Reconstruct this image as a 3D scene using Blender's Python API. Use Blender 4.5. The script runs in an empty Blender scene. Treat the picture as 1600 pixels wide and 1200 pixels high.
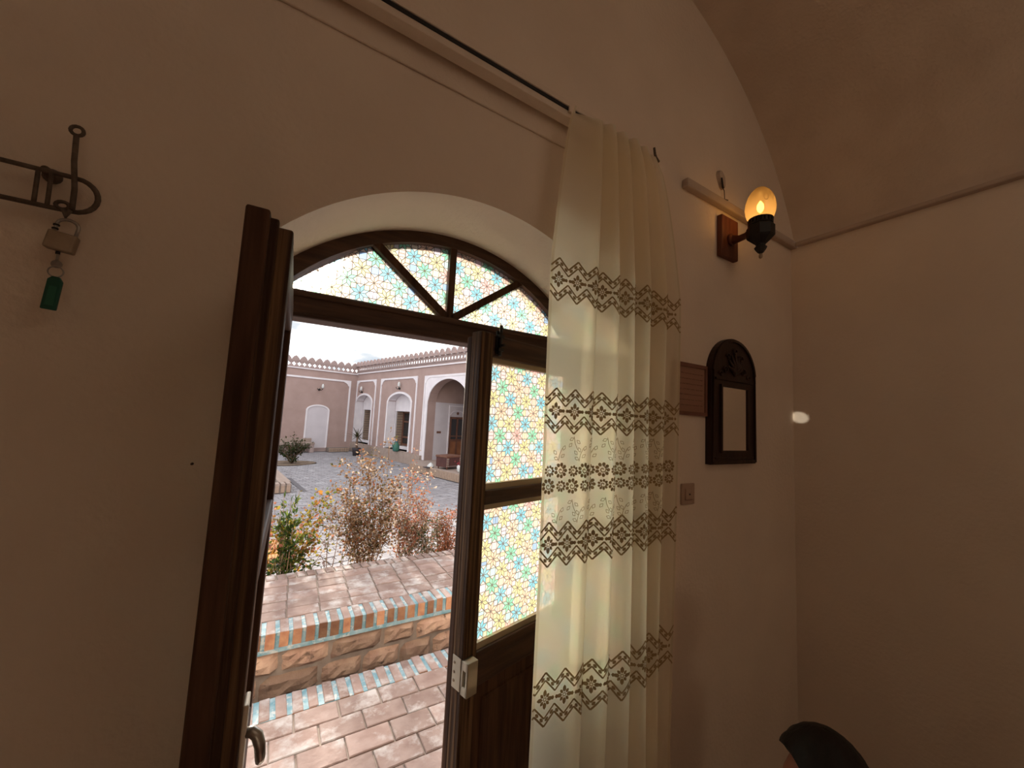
import bpy, bmesh, math, random
from mathutils import Vector, Matrix
random.seed(7)
SC = bpy.context.scene
COL = SC.collection
R = math.radians

# ------------------------------------------------------------------ camera
cam_d = bpy.data.cameras.new('camera')
cam_d.lens = 13.5; cam_d.sensor_width = 36; cam_d.clip_start = 0.02; cam_d.clip_end = 300
cam = bpy.data.objects.new('camera', cam_d); COL.objects.link(cam)
_Z = Vector((338, 6600, -600)).normalized()
_Y = Vector((-368, -38, -600)); _Y = (_Y - _Z * _Y.dot(_Z)).normalized()
_X = _Y.cross(_Z)
cam.matrix_world = Matrix.Translation((0, 0, 1.6)) @ Matrix((_X, _Y, _Z)).to_4x4()
SC.camera = cam
# ------------------------------------------------------------------ view, sky, sun, added room fill light
SC.view_settings.view_transform = 'Standard'
SC.view_settings.look = 'None'
SC.view_settings.gamma = 1
SC.view_settings.use_curve_mapping = False
SC.view_settings.exposure = 0.0
SC.cycles.max_bounces = 10
SC.cycles.diffuse_bounces = 6
SC.cycles.transmission_bounces = 8
SC.cycles.transparent_max_bounces = 32
SC.cycles.sample_clamp_indirect = 8
SC.cycles.use_denoising = True

world = bpy.data.worlds.new('sky'); SC.world = world; world.use_nodes = True
wn = world.node_tree.nodes; wl = world.node_tree.links
wn.clear()
w_out = wn.new('ShaderNodeOutputWorld'); w_bg = wn.new('ShaderNodeBackground')
w_tc = wn.new('ShaderNodeTexCoord'); w_map = wn.new('ShaderNodeMapping'); w_map.inputs['Scale'].default_value = (1, 1, 2.6)
w_n = wn.new('ShaderNodeTexNoise'); w_n.inputs['Scale'].default_value = 5.0; w_n.inputs['Detail'].default_value = 7; w_n.inputs['Roughness'].default_value = .55
w_r = wn.new('ShaderNodeValToRGB')
w_r.color_ramp.elements[0].position = .36; w_r.color_ramp.elements[0].color = (.245, .275, .31, 1)
w_r.color_ramp.elements[1].position = .56; w_r.color_ramp.elements[1].color = (1.0, 1.0, 1.0, 1)
w_e = w_r.color_ramp.elements.new(.43); w_e.color = (.32, .335, .35, 1)
wl.new(w_tc.outputs['Generated'], w_map.inputs[0]); wl.new(w_map.outputs[0], w_n.inputs['Vector'])
wl.new(w_n.outputs[0], w_r.inputs[0]); wl.new(w_r.outputs[0], w_bg.inputs[0]); wl.new(w_bg.outputs[0], w_out.inputs[0])
SKY = 2.8
w_bg.inputs[1].default_value = SKY

sun_d = bpy.data.lights.new('sun', 'SUN'); sun_d.energy = 19; sun_d.angle = R(4); sun_d.color = (1, .90, .74)
sun = bpy.data.objects.new('sun', sun_d); COL.objects.link(sun)
sun.rotation_euler = Vector((0.0, .955, .295)).to_track_quat('Z', 'Y').to_euler()

fill_d = bpy.data.lights.new('room_fill', 'POINT'); fill_d.energy = 9; fill_d.color = (1, .80, .60); fill_d.shadow_soft_size = .55  # unseen warm fill light, added to brighten the interior
lamp = bpy.data.objects.new('room_fill', fill_d); COL.objects.link(lamp); lamp.location = (1.15, -1.2, 3.05)
# a glint of sunlight thrown onto the corner by something shiny lying in the sun behind the viewer
gl_d = bpy.data.lights.new('sun_glint', 'SPOT'); gl_d.energy = 230; gl_d.color = (1, .93, .78); gl_d.spot_size = R(1.35); gl_d.spot_blend = .55; gl_d.shadow_soft_size = .004
gl = bpy.data.objects.new('sun_glint', gl_d); COL.objects.link(gl); gl.location = (.35, -1.1, 1.25)
gl.rotation_euler = (gl.location - Vector((2.5, 1.0, 1.69))).to_track_quat('Z', 'Y').to_euler()

# ------------------------------------------------------------------ helpers
class MB:
    def __init__(s): s.v = []; s.f = []; s.m = []; s.sm = []
    def face(s, idx, m=0, smooth=False): s.f.append(tuple(idx)); s.m.append(m); s.sm.append(smooth)
    def add(s, pts, faces, m=0, smooth=False):
        b = len(s.v); s.v.extend([tuple(p) for p in pts])
        for f in faces: s.face([b + i for i in f], m, smooth)
    def box(s, a, b, m=0, mp=None):
        x0, y0, z0 = a; x1, y1, z1 = b
        p = [(x0,y0,z0),(x1,y0,z0),(x1,y1,z0),(x0,y1,z0),(x0,y0,z1),(x1,y0,z1),(x1,y1,z1),(x0,y1,z1)]
        if mp: p = [mp(*q) for q in p]
        s.add(p, [(0,3,2,1),(4,5,6,7),(0,1,5,4),(1,2,6,5),(2,3,7,6),(3,0,4,7)], m)
    def hexa(s, p, m=0): s.add(p, [(0,3,2,1),(4,5,6,7),(0,1,5,4),(1,2,6,5),(2,3,7,6),(3,0,4,7)], m)
    def tube(s, path, r, n=8, m=0, closed=False, cap=True):
        path = [Vector(p) for p in path]; L = len(path); b = len(s.v)
        rr = r if isinstance(r, (list, tuple)) else [r] * L
        prev = None
        for i, p in enumerate(path):
            if closed: t = path[(i+1) % L] - path[i-1]
            else: t = path[min(i+1, L-1)] - path[max(i-1, 0)]
            if t.length < 1e-9: t = Vector((0,0,1))
            t.normalize()
            if prev is None:
                a = Vector((0,0,1)) if abs(t.z) < .9 else Vector((1,0,0))
                u = t.cross(a).normalized()
            else:
                u = (prev - t * prev.dot(t)).normalized()
            prev = u; w = t.cross(u)
            for k in range(n):
                an = 2*math.pi*k/n
                s.v.append(tuple(p + (u*math.cos(an) + w*math.sin(an)) * rr[i]))
        for i in range(L if closed else L-1):
            j = (i+1) % L
            for k in range(n):
                k2 = (k+1) % n
                s.face((b+i*n+k, b+i*n+k2, b+j*n+k2, b+j*n+k), m, True)
        if cap and not closed:
            s.face([b+k for k in range(n)][::-1], m); s.face([b+(L-1)*n+k for k in range(n)], m)
    def lathe(s, prof, c=(0,0,0), n=24, m=0, smooth=True, ax=None):
        b = len(s.v); c = Vector(c); N = len(prof)
        for (r, z) in prof:
            for k in range(n):
                an = 2*math.pi*(k+.5)/n
                q = Vector((r*math.cos(an), r*math.sin(an), z))
                if ax == 'y': q = Vector((q.x, -q.z, q.y))
                if ax == 'x': q = Vector((q.z, q.x, q.y))
                s.v.append(tuple(c+q))
        for i in range(N-1):
            for k in range(n):
                k2 = (k+1) % n
                s.face((b+i*n+k, b+i*n+k2, b+(i+1)*n+k2, b+(i+1)*n+k), m, smooth)
        s.face([b+k for k in range(n)][::-1], m); s.face([b+(N-1)*n+k for k in range(n)], m)
    def prism(s, poly, f0, f1, m=0):
        # poly: 2D list; f0/f1 map (a,b)->3D for the two caps
        n = len(poly); b = len(s.v)
        for (x, y) in poly: s.v.append(tuple(f0(x, y)))
        for (x, y) in poly: s.v.append(tuple(f1(x, y)))
        s.face([b+i for i in range(n)][::-1], m); s.face([b+n+i for i in range(n)], m)
        for i in range(n):
            j = (i+1) % n; s.face((b+i, b+j, b+n+j, b+n+i), m)
    def ribbon(s, pts, w, mp, d0, d1, m=0):
        # a strip of width w laid along 2D points, from depth d0 to d1
        L = []; Rr = []
        for i, p in enumerate(pts):
            p = Vector(p); a = Vector(pts[max(i-1, 0)]); c = Vector(pts[min(i+1, len(pts)-1)])
            t1 = (p-a).normalized() if (p-a).length > 1e-9 else None
            t2 = (c-p).normalized() if (c-p).length > 1e-9 else None
            t = (t1 or t2) + (t2 or t1); t.normalize()
            n = Vector((-t.y, t.x)); k = 1.0
            if t1 and t2: k = 1/max(.4, math.sqrt(max(0.01, (1+t1.dot(t2))/2)))
            L.append(p + n*w*.5*k); Rr.append(p - n*w*.5*k)
        for i in range(len(pts)-1):
            q = [L[i], L[i+1], Rr[i+1], Rr[i]]
            s.hexa([mp(a.x, d0, a.y) for a in q] + [mp(a.x, d1, a.y) for a in q], m)
    def mesh(s, name, mats):
        me = bpy.data.meshes.new(name); me.from_pydata(s.v, [], s.f)
        for mm in mats: me.materials.append(mm)
        for p, mi, sm in zip(me.polygons, s.m, s.sm): p.material_index = mi; p.use_smooth = sm
        me.update(); return me
    def obj(s, name, mats, parent=None, fix=True, **kw):
        if not isinstance(mats, (list, tuple)): mats = [mats]
        me = s.mesh(name, mats)
        if fix:
            bm = bmesh.new(); bm.from_mesh(me); bmesh.ops.recalc_face_normals(bm, faces=bm.faces); bm.to_mesh(me); bm.free()
        return link(me, name, parent, **kw)
def link(me, name, parent=None, loc=None, rz=0, **kw):
    o = bpy.data.objects.new(name, me); COL.objects.link(o)
    if parent: o.parent = parent
    if loc is not None: o.location = loc
    if rz: o.rotation_euler = (0, 0, rz)
    for k, v in kw.items(): o[k] = v
    return o
def empty(name, loc=(0,0,0), rz=0, **kw):
    o = link(None, name, None, loc, rz, **kw); o.empty_display_size = .1; return o
def bevel(o, w=.003, seg=2):
    md = o.modifiers.new('bevel', 'BEVEL'); md.width = w; md.segments = seg; md.limit_method = 'ANGLE'; return o

# ------------------------------------------------------------------ materials
def mat(name, col, rough=.8, col2=None, scale=8, bump=0, stretch=(1,1,1), detail=5, lo=.35, hi=.65, metal=0, rnd=0, spots=None, bscale=None, spec=.3, trans=None):
    m = bpy.data.materials.new(name); m.use_nodes = True; nt = m.node_tree; n = nt.nodes; l = nt.links
    b = n['Principled BSDF']; b.inputs['Roughness'].default_value = rough; b.inputs['Metallic'].default_value = metal
    b.inputs['Specular IOR Level'].default_value = spec
    b.inputs['Base Color'].default_value = (*col, 1)
    tc = n.new('ShaderNodeTexCoord'); mp = n.new('ShaderNodeMapping'); mp.inputs['Scale'].default_value = stretch
    l.new(tc.outputs['Object'], mp.inputs[0])
    vec = mp.outputs[0]
    oi = None
    if rnd:
        oi = n.new('ShaderNodeObjectInfo')
        ad = n.new('ShaderNodeVectorMath'); ad.operation = 'ADD'
        sc = n.new('ShaderNodeVectorMath'); sc.operation = 'SCALE'; sc.inputs[0].default_value = (37, 17, 53)
        l.new(oi.outputs['Random'], sc.inputs['Scale']); l.new(vec, ad.inputs[0]); l.new(sc.outputs[0], ad.inputs[1]); vec = ad.outputs[0]
    tex = n.new('ShaderNodeTexNoise'); tex.inputs['Scale'].default_value = scale; tex.inputs['Detail'].default_value = detail
    l.new(vec, tex.inputs['Vector'])
    out = None
    if col2:
        rp = n.new('ShaderNodeValToRGB'); rp.color_ramp.elements[0].position = lo; rp.color_ramp.elements[1].position = hi
        rp.color_ramp.elements[0].color = (*col, 1); rp.color_ramp.elements[1].color = (*col2, 1)
        l.new(tex.outputs[0], rp.inputs[0]); out = rp.outputs[0]
    if rnd and out:
        hs = n.new('ShaderNodeHueSaturation'); mr = n.new('ShaderNodeMapRange')
        mr.inputs['To Min'].default_value = 1-rnd; mr.inputs['To Max'].default_value = 1+rnd
        l.new(oi.outputs['Random'], mr.inputs['Value']); l.new(mr.outputs[0], hs.inputs['Value']); l.new(out, hs.inputs['Color']); out = hs.outputs[0]
    if spots:
        c3, sc3, lo3, hi3 = spots
        t3 = n.new('ShaderNodeTexNoise'); t3.inputs['Scale'].default_value = sc3; t3.inputs['Detail'].default_value = 6; t3.inputs['Roughness'].default_value = .65
        l.new(vec, t3.inputs['Vector'])
        r3 = n.new('ShaderNodeMapRange'); r3.inputs['From Min'].default_value = lo3; r3.inputs['From Max'].default_value = hi3
        l.new(t3.outputs[0], r3.inputs['Value'])
        mx = n.new('ShaderNodeMix'); mx.data_type = 'RGBA'; mx.inputs[7].default_value = (*c3, 1)
        l.new(r3.outputs[0], mx.inputs[0])
        if out: l.new(out, mx.inputs[6])
        else: mx.inputs[6].default_value = (*col, 1)
        out = mx.outputs[2]
    if out: l.new(out, b.inputs['Base Color'])
    if bump:
        bt = tex
        if bscale:
            bt = n.new('ShaderNodeTexNoise'); bt.inputs['Scale'].default_value = bscale; bt.inputs['Detail'].default_value = 5; l.new(vec, bt.inputs['Vector'])
        bp = n.new('ShaderNodeBump'); bp.inputs['Strength'].default_value = bump; bp.inputs['Distance'].default_value = .01
        l.new(bt.outputs[0], bp.inputs['Height']); l.new(bp.outputs[0], b.inputs['Normal'])
    return m
def nodes_mat(name):
    m = bpy.data.materials.new(name); m.use_nodes = True; m.node_tree.nodes.clear(); return m, m.node_tree.nodes, m.node_tree.links

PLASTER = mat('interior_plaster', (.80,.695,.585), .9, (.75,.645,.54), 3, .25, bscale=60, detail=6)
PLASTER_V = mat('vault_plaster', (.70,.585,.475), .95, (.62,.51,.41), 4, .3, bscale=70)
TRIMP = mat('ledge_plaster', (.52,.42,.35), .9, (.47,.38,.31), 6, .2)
FLOORM = mat('red_carpet', (.20,.105,.075), 1, (.13,.07,.055), 20, .3)
WOOD = mat('dark_wood', (.045,.022,.014), .55, (.11,.055,.032), 3.5, .25, stretch=(14,14,1), detail=8, spec=.12)
WOODH = mat('dark_wood_rail', (.045,.022,.014), .55, (.10,.05,.03), 3.5, .25, stretch=(1,14,14), detail=8, spec=.3)
WOODG = mat('grained_wood', (.05,.026,.016), .6, (.20,.115,.06), 3, .5, stretch=(30,30,.8), detail=9, lo=.42, hi=.66, spec=.12)
BEAD = mat('beige_bead', (.42,.34,.23), .6, (.36,.28,.19), 10, .1)
CREAMM = mat('cream_metal', (.68,.62,.48), .4, (.60,.54,.42), 20, .05, spec=.5)
BLACKM = mat('black_metal', (.012,.011,.011), .5, spec=.4)
IRON = mat('aged_iron', (.17,.13,.10), .65, (.10,.075,.058), 60, .3, metal=.3)
STEEL = mat('worn_steel', (.45,.43,.40), .35, (.30,.28,.26), 40, .1, metal=.8)
BRASSG = mat('brass_lock', (.42,.34,.25), .45, (.33,.26,.19), 40, .1, metal=.4)
GREENP = mat('green_plastic', (.02,.11,.075), .4, (.015,.08,.055), 12)
PAPER = mat('white_plastic', (.7,.64,.54), .5)
REDWOOD = mat('reddish_wood', (.11,.032,.018), .5, (.17,.055,.03), 4, .15, stretch=(8,8,1))
BRICK = mat('sun_bleached_brick', (.168,.118,.109), .9, (.222,.169,.160), 9, .35, rnd=.16, spots=((.31,.293,.30), 6, .50, .66), bscale=30, spec=.1)
BRICKF = mat('red_brick_front', (.19,.085,.052), .85, (.27,.145,.085), 14, .5, rnd=.55, bscale=35)  # redder brown than the tops, used on the brick fronts
MORTAR = mat('grey_mortar', (.165,.128,.110), .95, (.215,.175,.155), 15, .4)
TURQ = mat('turquoise_mortar', (.085,.19,.245), .8, (.20,.285,.335), 16, .4, spots=((.33,.35,.36), 22, .52, .62))
STONE = mat('riser_stone', (.21,.130,.100), .9, (.30,.205,.155), 9, .9, rnd=.42, spots=((.10,.065,.05), 12, .58, .66), bscale=22)
SOIL = mat('bed_soil', (0.130,0.090,0.065), 1, (0.190,0.140,0.105), 14, .8)
PAVE = mat('courtyard_paver', (.225,.212,.228), .92, (.285,.27,.285), 6, .3, spec=.06, spots=((.36,.35,.37), 3, .54, .68))
PINK = mat('pink_render', (0.308,0.215,0.193), .95, (0.340,0.240,0.218), 2.5, .2, bscale=20)
PINKD = mat('parapet_render', (0.286,0.210,0.197), .95, (0.323,0.244,0.232), 4, .2)
WHITEP = mat('white_plaster', (0.665,0.624,0.651), .9, (0.605,0.564,0.599), 3, .1)
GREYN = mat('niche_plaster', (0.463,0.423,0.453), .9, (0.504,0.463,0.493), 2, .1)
YBRICK = mat('yellow_brick', (.29,.205,.155), .9, (.34,.25,.195), 20, .3)
BROWNP = mat('brown_paint', (0.119,0.052,0.035), .6, (0.154,0.070,0.045), 6)
DARKG = mat('dark_glass', (.03,.028,.028), .15, spec=.6)
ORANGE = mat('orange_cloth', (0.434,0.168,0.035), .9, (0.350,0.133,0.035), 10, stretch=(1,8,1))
WATER = mat('pool_water', (0.070,0.140,0.119), .1, (0.098,0.182,0.154), 6, .15, spec=.6)
BEIGEST = mat('beige_stone', (.27,.205,.175), .9, (.32,.25,.215), 8, .2)
CLAY = mat('white_ceramic', (0.525,0.525,0.525), .4)
POTD = mat('dark_pot', (0.040,0.032,0.036), .6)
TEALM = mat('teal_plastic', (0.035,0.112,0.112), .5, (0.042,0.133,0.070), 3)
BARK = mat('dry_twig', (.15,.09,.06), .9, (.22,.14,.10), 30)
def leaf(name, c):
    m, n, l = nodes_mat(name)
    o = n.new('ShaderNodeOutputMaterial'); d = n.new('ShaderNodeBsdfDiffuse'); t = n.new('ShaderNodeBsdfTranslucent'); x = n.new('ShaderNodeMixShader')
    d.inputs[0].default_value = (*c, 1); t.inputs[0].default_value = (*[min(1, k*1.1) for k in c], 1); x.inputs[0].default_value = .5
    l.new(d.outputs[0], x.inputs[1]); l.new(t.outputs[0], x.inputs[2]); l.new(x.outputs[0], o.inputs[0]); return m
LBROWN = leaf('dry_brown_leaf', (0.122,0.069,0.038)); LTAN = leaf('tan_leaf', (0.218,0.155,0.105)); LPINK = leaf('pinkish_leaf', (0.250,0.106,0.072)); LPALE = leaf('pale_leaf', (0.285,0.229,0.190))
LORANGE = leaf('orange_leaf', (0.207,0.094,0.021)); LYEL = leaf('yellow_leaf', (0.166,0.131,0.024)); LGREEN = leaf('green_leaf', (0.078,0.102,0.024)); LDGREEN = leaf('dark_green_leaf', (0.030,0.051,0.018)); LGREY = leaf('grey_green_leaf', (0.108,0.102,0.072)); LRUST = leaf('rust_leaf', (0.178,0.065,0.032)); LOLIVE = leaf('olive_leaf', (0.060,0.054,0.024))

# patterned glazing film: the colour of each printed cell is stored on the mesh
FILM, n, l = nodes_mat('patterned_film')
o = n.new('ShaderNodeOutputMaterial'); at = n.new('ShaderNodeAttribute'); at.attribute_name = 'cell'
tr = n.new('ShaderNodeBsdfTranslucent'); tp = n.new('ShaderNodeBsdfTransparent'); df = n.new('ShaderNodeBsdfDiffuse'); gs = n.new('ShaderNodeBsdfGlossy'); gs.inputs['Roughness'].default_value = .15
rf = n.new('ShaderNodeBsdfRefraction'); rf.inputs['Roughness'].default_value = .5; rf.inputs['IOR'].default_value = 1.13
m1 = n.new('ShaderNodeMixShader'); m1.inputs[0].default_value = .07
m2 = n.new('ShaderNodeMixShader'); m2.inputs[0].default_value = .66
m3 = n.new('ShaderNodeMixShader'); m3.inputs[0].default_value = .02
dk = n.new('ShaderNodeMix'); dk.data_type = 'RGBA'; dk.blend_type = 'MULTIPLY'; dk.inputs[0].default_value = 1; dk.inputs[7].default_value = (.72,.70,.66,1)
l.new(at.outputs['Color'], dk.inputs[6])
for q in (tr, tp, rf): l.new(dk.outputs[2], q.inputs[0])
l.new(tr.outputs[0], m2.inputs[1]); l.new(rf.outputs[0], m2.inputs[2]); l.new(m2.outputs[0], m1.inputs[1]); l.new(tp.outputs[0], m1.inputs[2])
l.new(m1.outputs[0], m3.inputs[1]); l.new(gs.outputs[0], m3.inputs[2]); l.new(m3.outputs[0], o.inputs[0])
FILMLINE = leaf('film_line', (.10,.085,.075))

# sheer curtain
def sheer(name, col, transp, tl, wv=0):
    m, n, l = nodes_mat(name)
    o = n.new('ShaderNodeOutputMaterial'); t = n.new('ShaderNodeBsdfTranslucent'); d = n.new('ShaderNodeBsdfDiffuse'); tp = n.new('ShaderNodeBsdfTransparent')
    x = n.new('ShaderNodeMixShader'); y = n.new('ShaderNodeMixShader')
    for q in (t, d): q.inputs[0].default_value = (*col, 1)
    x.inputs[0].default_value = tl; y.inputs[0].default_value = transp
    l.new(d.outputs[0], x.inputs[1]); l.new(t.outputs[0], x.inputs[2]); l.new(x.outputs[0], y.inputs[1]); l.new(tp.outputs[0], y.inputs[2]); l.new(y.outputs[0], o.inputs[0])
    return m
SHEER = sheer('sheer_voile', (.98,.93,.78), .26, .76)
LACE = sheer('lace_thread', (.34,.25,.13), .03, .12)
LACEF = sheer('fine_lace_thread', (.42,.34,.21), .15, .2)
HEMM = sheer('voile_hem', (.86,.79,.62), .25, .55)

# ================================================================== ROOM SHELL
WY = 1.03      # inner face of the wall with the doorway
WT = 1.47      # its outer face
def ident(u, d, h): return (u, d, h)
def wall_strip(mb, mp, u0, u1, h0, h1, d0, d1, ops, m=0):
    """solid wall with openings; ops: (ua, ub, bottom, top function, strips)"""
    u = u0
    for (ua, ub, hb, fn, k) in sorted(ops, key=lambda q: q[0]):
        if ua > u: mb.box((u, d0, h0), (ua, d1, h1), m, mp)
        if hb > h0: mb.box((ua, d0, h0), (ub, d1, hb), m, mp)
        for i in range(k):
            a = ua + (ub-ua)*i/k; b = ua + (ub-ua)*(i+1)/k; ta, tb = fn(a), fn(b)
            mb.hexa([mp(a,d0,ta), mp(b,d0,tb), mp(b,d1,tb), mp(a,d1,ta), mp(a,d0,h1), mp(b,d0,h1), mp(b,d1,h1), mp(a,d1,h1)], m)
        u = ub
    if u < u1: mb.box((u, d0, h0), (u1, d1, h1), m, mp)
CX = .52
def door_arch(x): return 1.51 + math.sqrt(max(0, .75**2 - (x-CX)**2))
mb = MB()
wall_strip(mb, ident, -2.0, 2.7, -.4, 4.3, WY, WT, [(CX-.59, CX+.59, -.02, door_arch, 40)])
mb.obj('wall_front', PLASTER, kind='structure', fix=False)
mb = MB(); mb.box((2.5, -3.2, -.3), (2.7, WY, 2.68)); mb.obj('wall_right', PLASTER, kind='structure')
mb = MB(); mb.box((-2.0, -3.2, -.3), (-1.8, WY, 2.68)); mb.obj('wall_left', PLASTER, kind='structure')
mb = MB(); mb.box((-2.0, -3.4, -.3), (2.7, -3.2, 4.3)); mb.obj('wall_back', PLASTER, kind='structure')
mb = MB(); mb.box((-1.8, -3.2, -.25), (2.5, WY, -.10)); mb.obj('floor', FLOORM, kind='structure')
# vault: a barrel running away from the door wall
prof = []
a0 = math.acos(1.48/1.59)
for i in range(25):
    a = a0 + (math.pi/2-a0)*i/24; prof.append((1.07+1.59*math.cos(a), 2.13+1.59*math.sin(a)))
prof += [(-.37-(x-1.07), z) for (x, z) in reversed(prof)]
mb = MB(); N = len(prof)
pts = [(x, WY+.001, z) for x, z in prof] + [(x, -3.2, z) for x, z in prof] + [(x*1.03, WY+.001, z+.12) for x, z in prof] + [(x*1.03, -3.2, z+.12) for x, z in prof]
mb.add(pts, [(i, i+1, N+i+1, N+i) for i in range(N-1)] + [(2*N+i, 3*N+i, 3*N+i+1, 2*N+i+1) for i in range(N-1)], 0, True)
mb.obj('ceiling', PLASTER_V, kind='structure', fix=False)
# plaster ledges
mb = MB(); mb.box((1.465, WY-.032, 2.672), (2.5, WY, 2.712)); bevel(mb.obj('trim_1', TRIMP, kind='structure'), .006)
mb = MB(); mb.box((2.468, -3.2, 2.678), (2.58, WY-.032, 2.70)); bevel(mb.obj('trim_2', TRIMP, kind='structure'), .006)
mb = MB(); mb.box((-1.8, WY-.008, 2.57), (1.19, WY, 2.70)); bevel(mb.obj('trim_3', PLASTER, kind='structure'), .006)

# ================================================================== DOOR FRAME AND FANLIGHT
JY0, JY1 = 1.305, 1.385
door = empty('door_1', (CX, JY0, 0), kind='structure')
def dobj(mb, name, mats, **kw):
    for i, v in enumerate(mb.v): mb.v[i] = (v[0]-CX, v[1]-JY0, v[2])
    return mb.obj(name, mats, door, **kw)
for sx in (-1, 1):
    mb = MB(); x0, x1 = sorted((CX+sx*.545, CX+sx*.60)); mb.box((x0, JY0, 0), (x1, JY1, 1.97)); bevel(dobj(mb, 'jamb', WOOD), .004)
mb = MB(); mb.box((CX-.60, JY0-.003, 1.872), (CX+.60, JY1, 1.957)); mb.box((CX-.58, JY0-.012, 1.935), (CX+.58, JY0, 1.952)); mb.box((CX-.58, JY0-.008, 1.872), (CX+.58, JY0, 1.885))
bevel(dobj(mb, 'transom_beam', WOODH), .004)
RG = .69; ZC = 1.53
def gl_arch(x, r=RG): return ZC + math.sqrt(max(0, r*r-(x-CX)**2))
mb = MB(); K = 36
hw = math.sqrt(RG**2-(1.957-ZC)**2); pin = []; pout = []
for i in range(K+1):
    a = math.pi/2 + math.asin(hw/RG)*(1-2*i/K)
    pin.append((CX+RG*math.cos(a), ZC+RG*math.sin(a))); pout.append((CX+.735*math.cos(a), ZC+.735*math.sin(a)+.012))
for i in range(K):
    q = [pin[i], pin[i+1], pout[i+1], pout[i]]
    mb.hexa([(x, JY0, z) for x, z in q] + [(x, JY1, z) for x, z in q])
dobj(mb, 'arch_frame', WOODH)
def bar(name, p, q, w):
    mb = MB(); mb.ribbon([p, q], w, ident, JY0+.002, JY0+.05); bevel(dobj(mb, name, WOOD), .003)
bar('mullion', (.512, 1.95), (.512, 2.225), .026)
bar('spoke', (.505, 1.955), (.218, 2.178), .028)
bar('spoke', (.519, 1.955), (.820, 2.168), .028)

# --- printed eight-point star film
PAL = {'y': (.86,.80,.42), 'b': (.25,.66,.90), 'o': (.92,.66,.52), 'g': (.28,.78,.56), 'r': (.92,.52,.52)}
SQ = [(.88,.76,.56), (.90,.84,.52), (.80,.78,.82), (.88,.80,.78), (.72,.76,.84), (.90,.86,.78), (.92,.66,.60), (.86,.84,.70)]
RC = [(.36,.54,.86), (.88,.78,.50), (.86,.66,.74), (.92,.62,.56), (.52,.76,.84), (.76,.70,.84), (.88,.82,.60)]
WH = [(.92,.90,.84), (.90,.90,.86), (.88,.90,.78), (.90,.84,.78)]
def clip(poly, cl):
    out = poly
    for i in range(len(cl)):
        a, b = cl[i], cl[(i+1) % len(cl)]; inp = out; out = []
        if not inp: return []
        f = lambda p: (b[0]-a[0])*(p[1]-a[1]) - (b[1]-a[1])*(p[0]-a[0])
        for j in range(len(inp)):
            p, q = inp[j], inp[(j+1) % len(inp)]; fp, fq = f(p), f(q)
            if fp >= 0: out.append(p)
            if (fp >= 0) != (fq >= 0):
                t = fp/(fp-fq); out.append((p[0]+(q[0]-p[0])*t, p[1]+(q[1]-p[1])*t))
    return out
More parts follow.
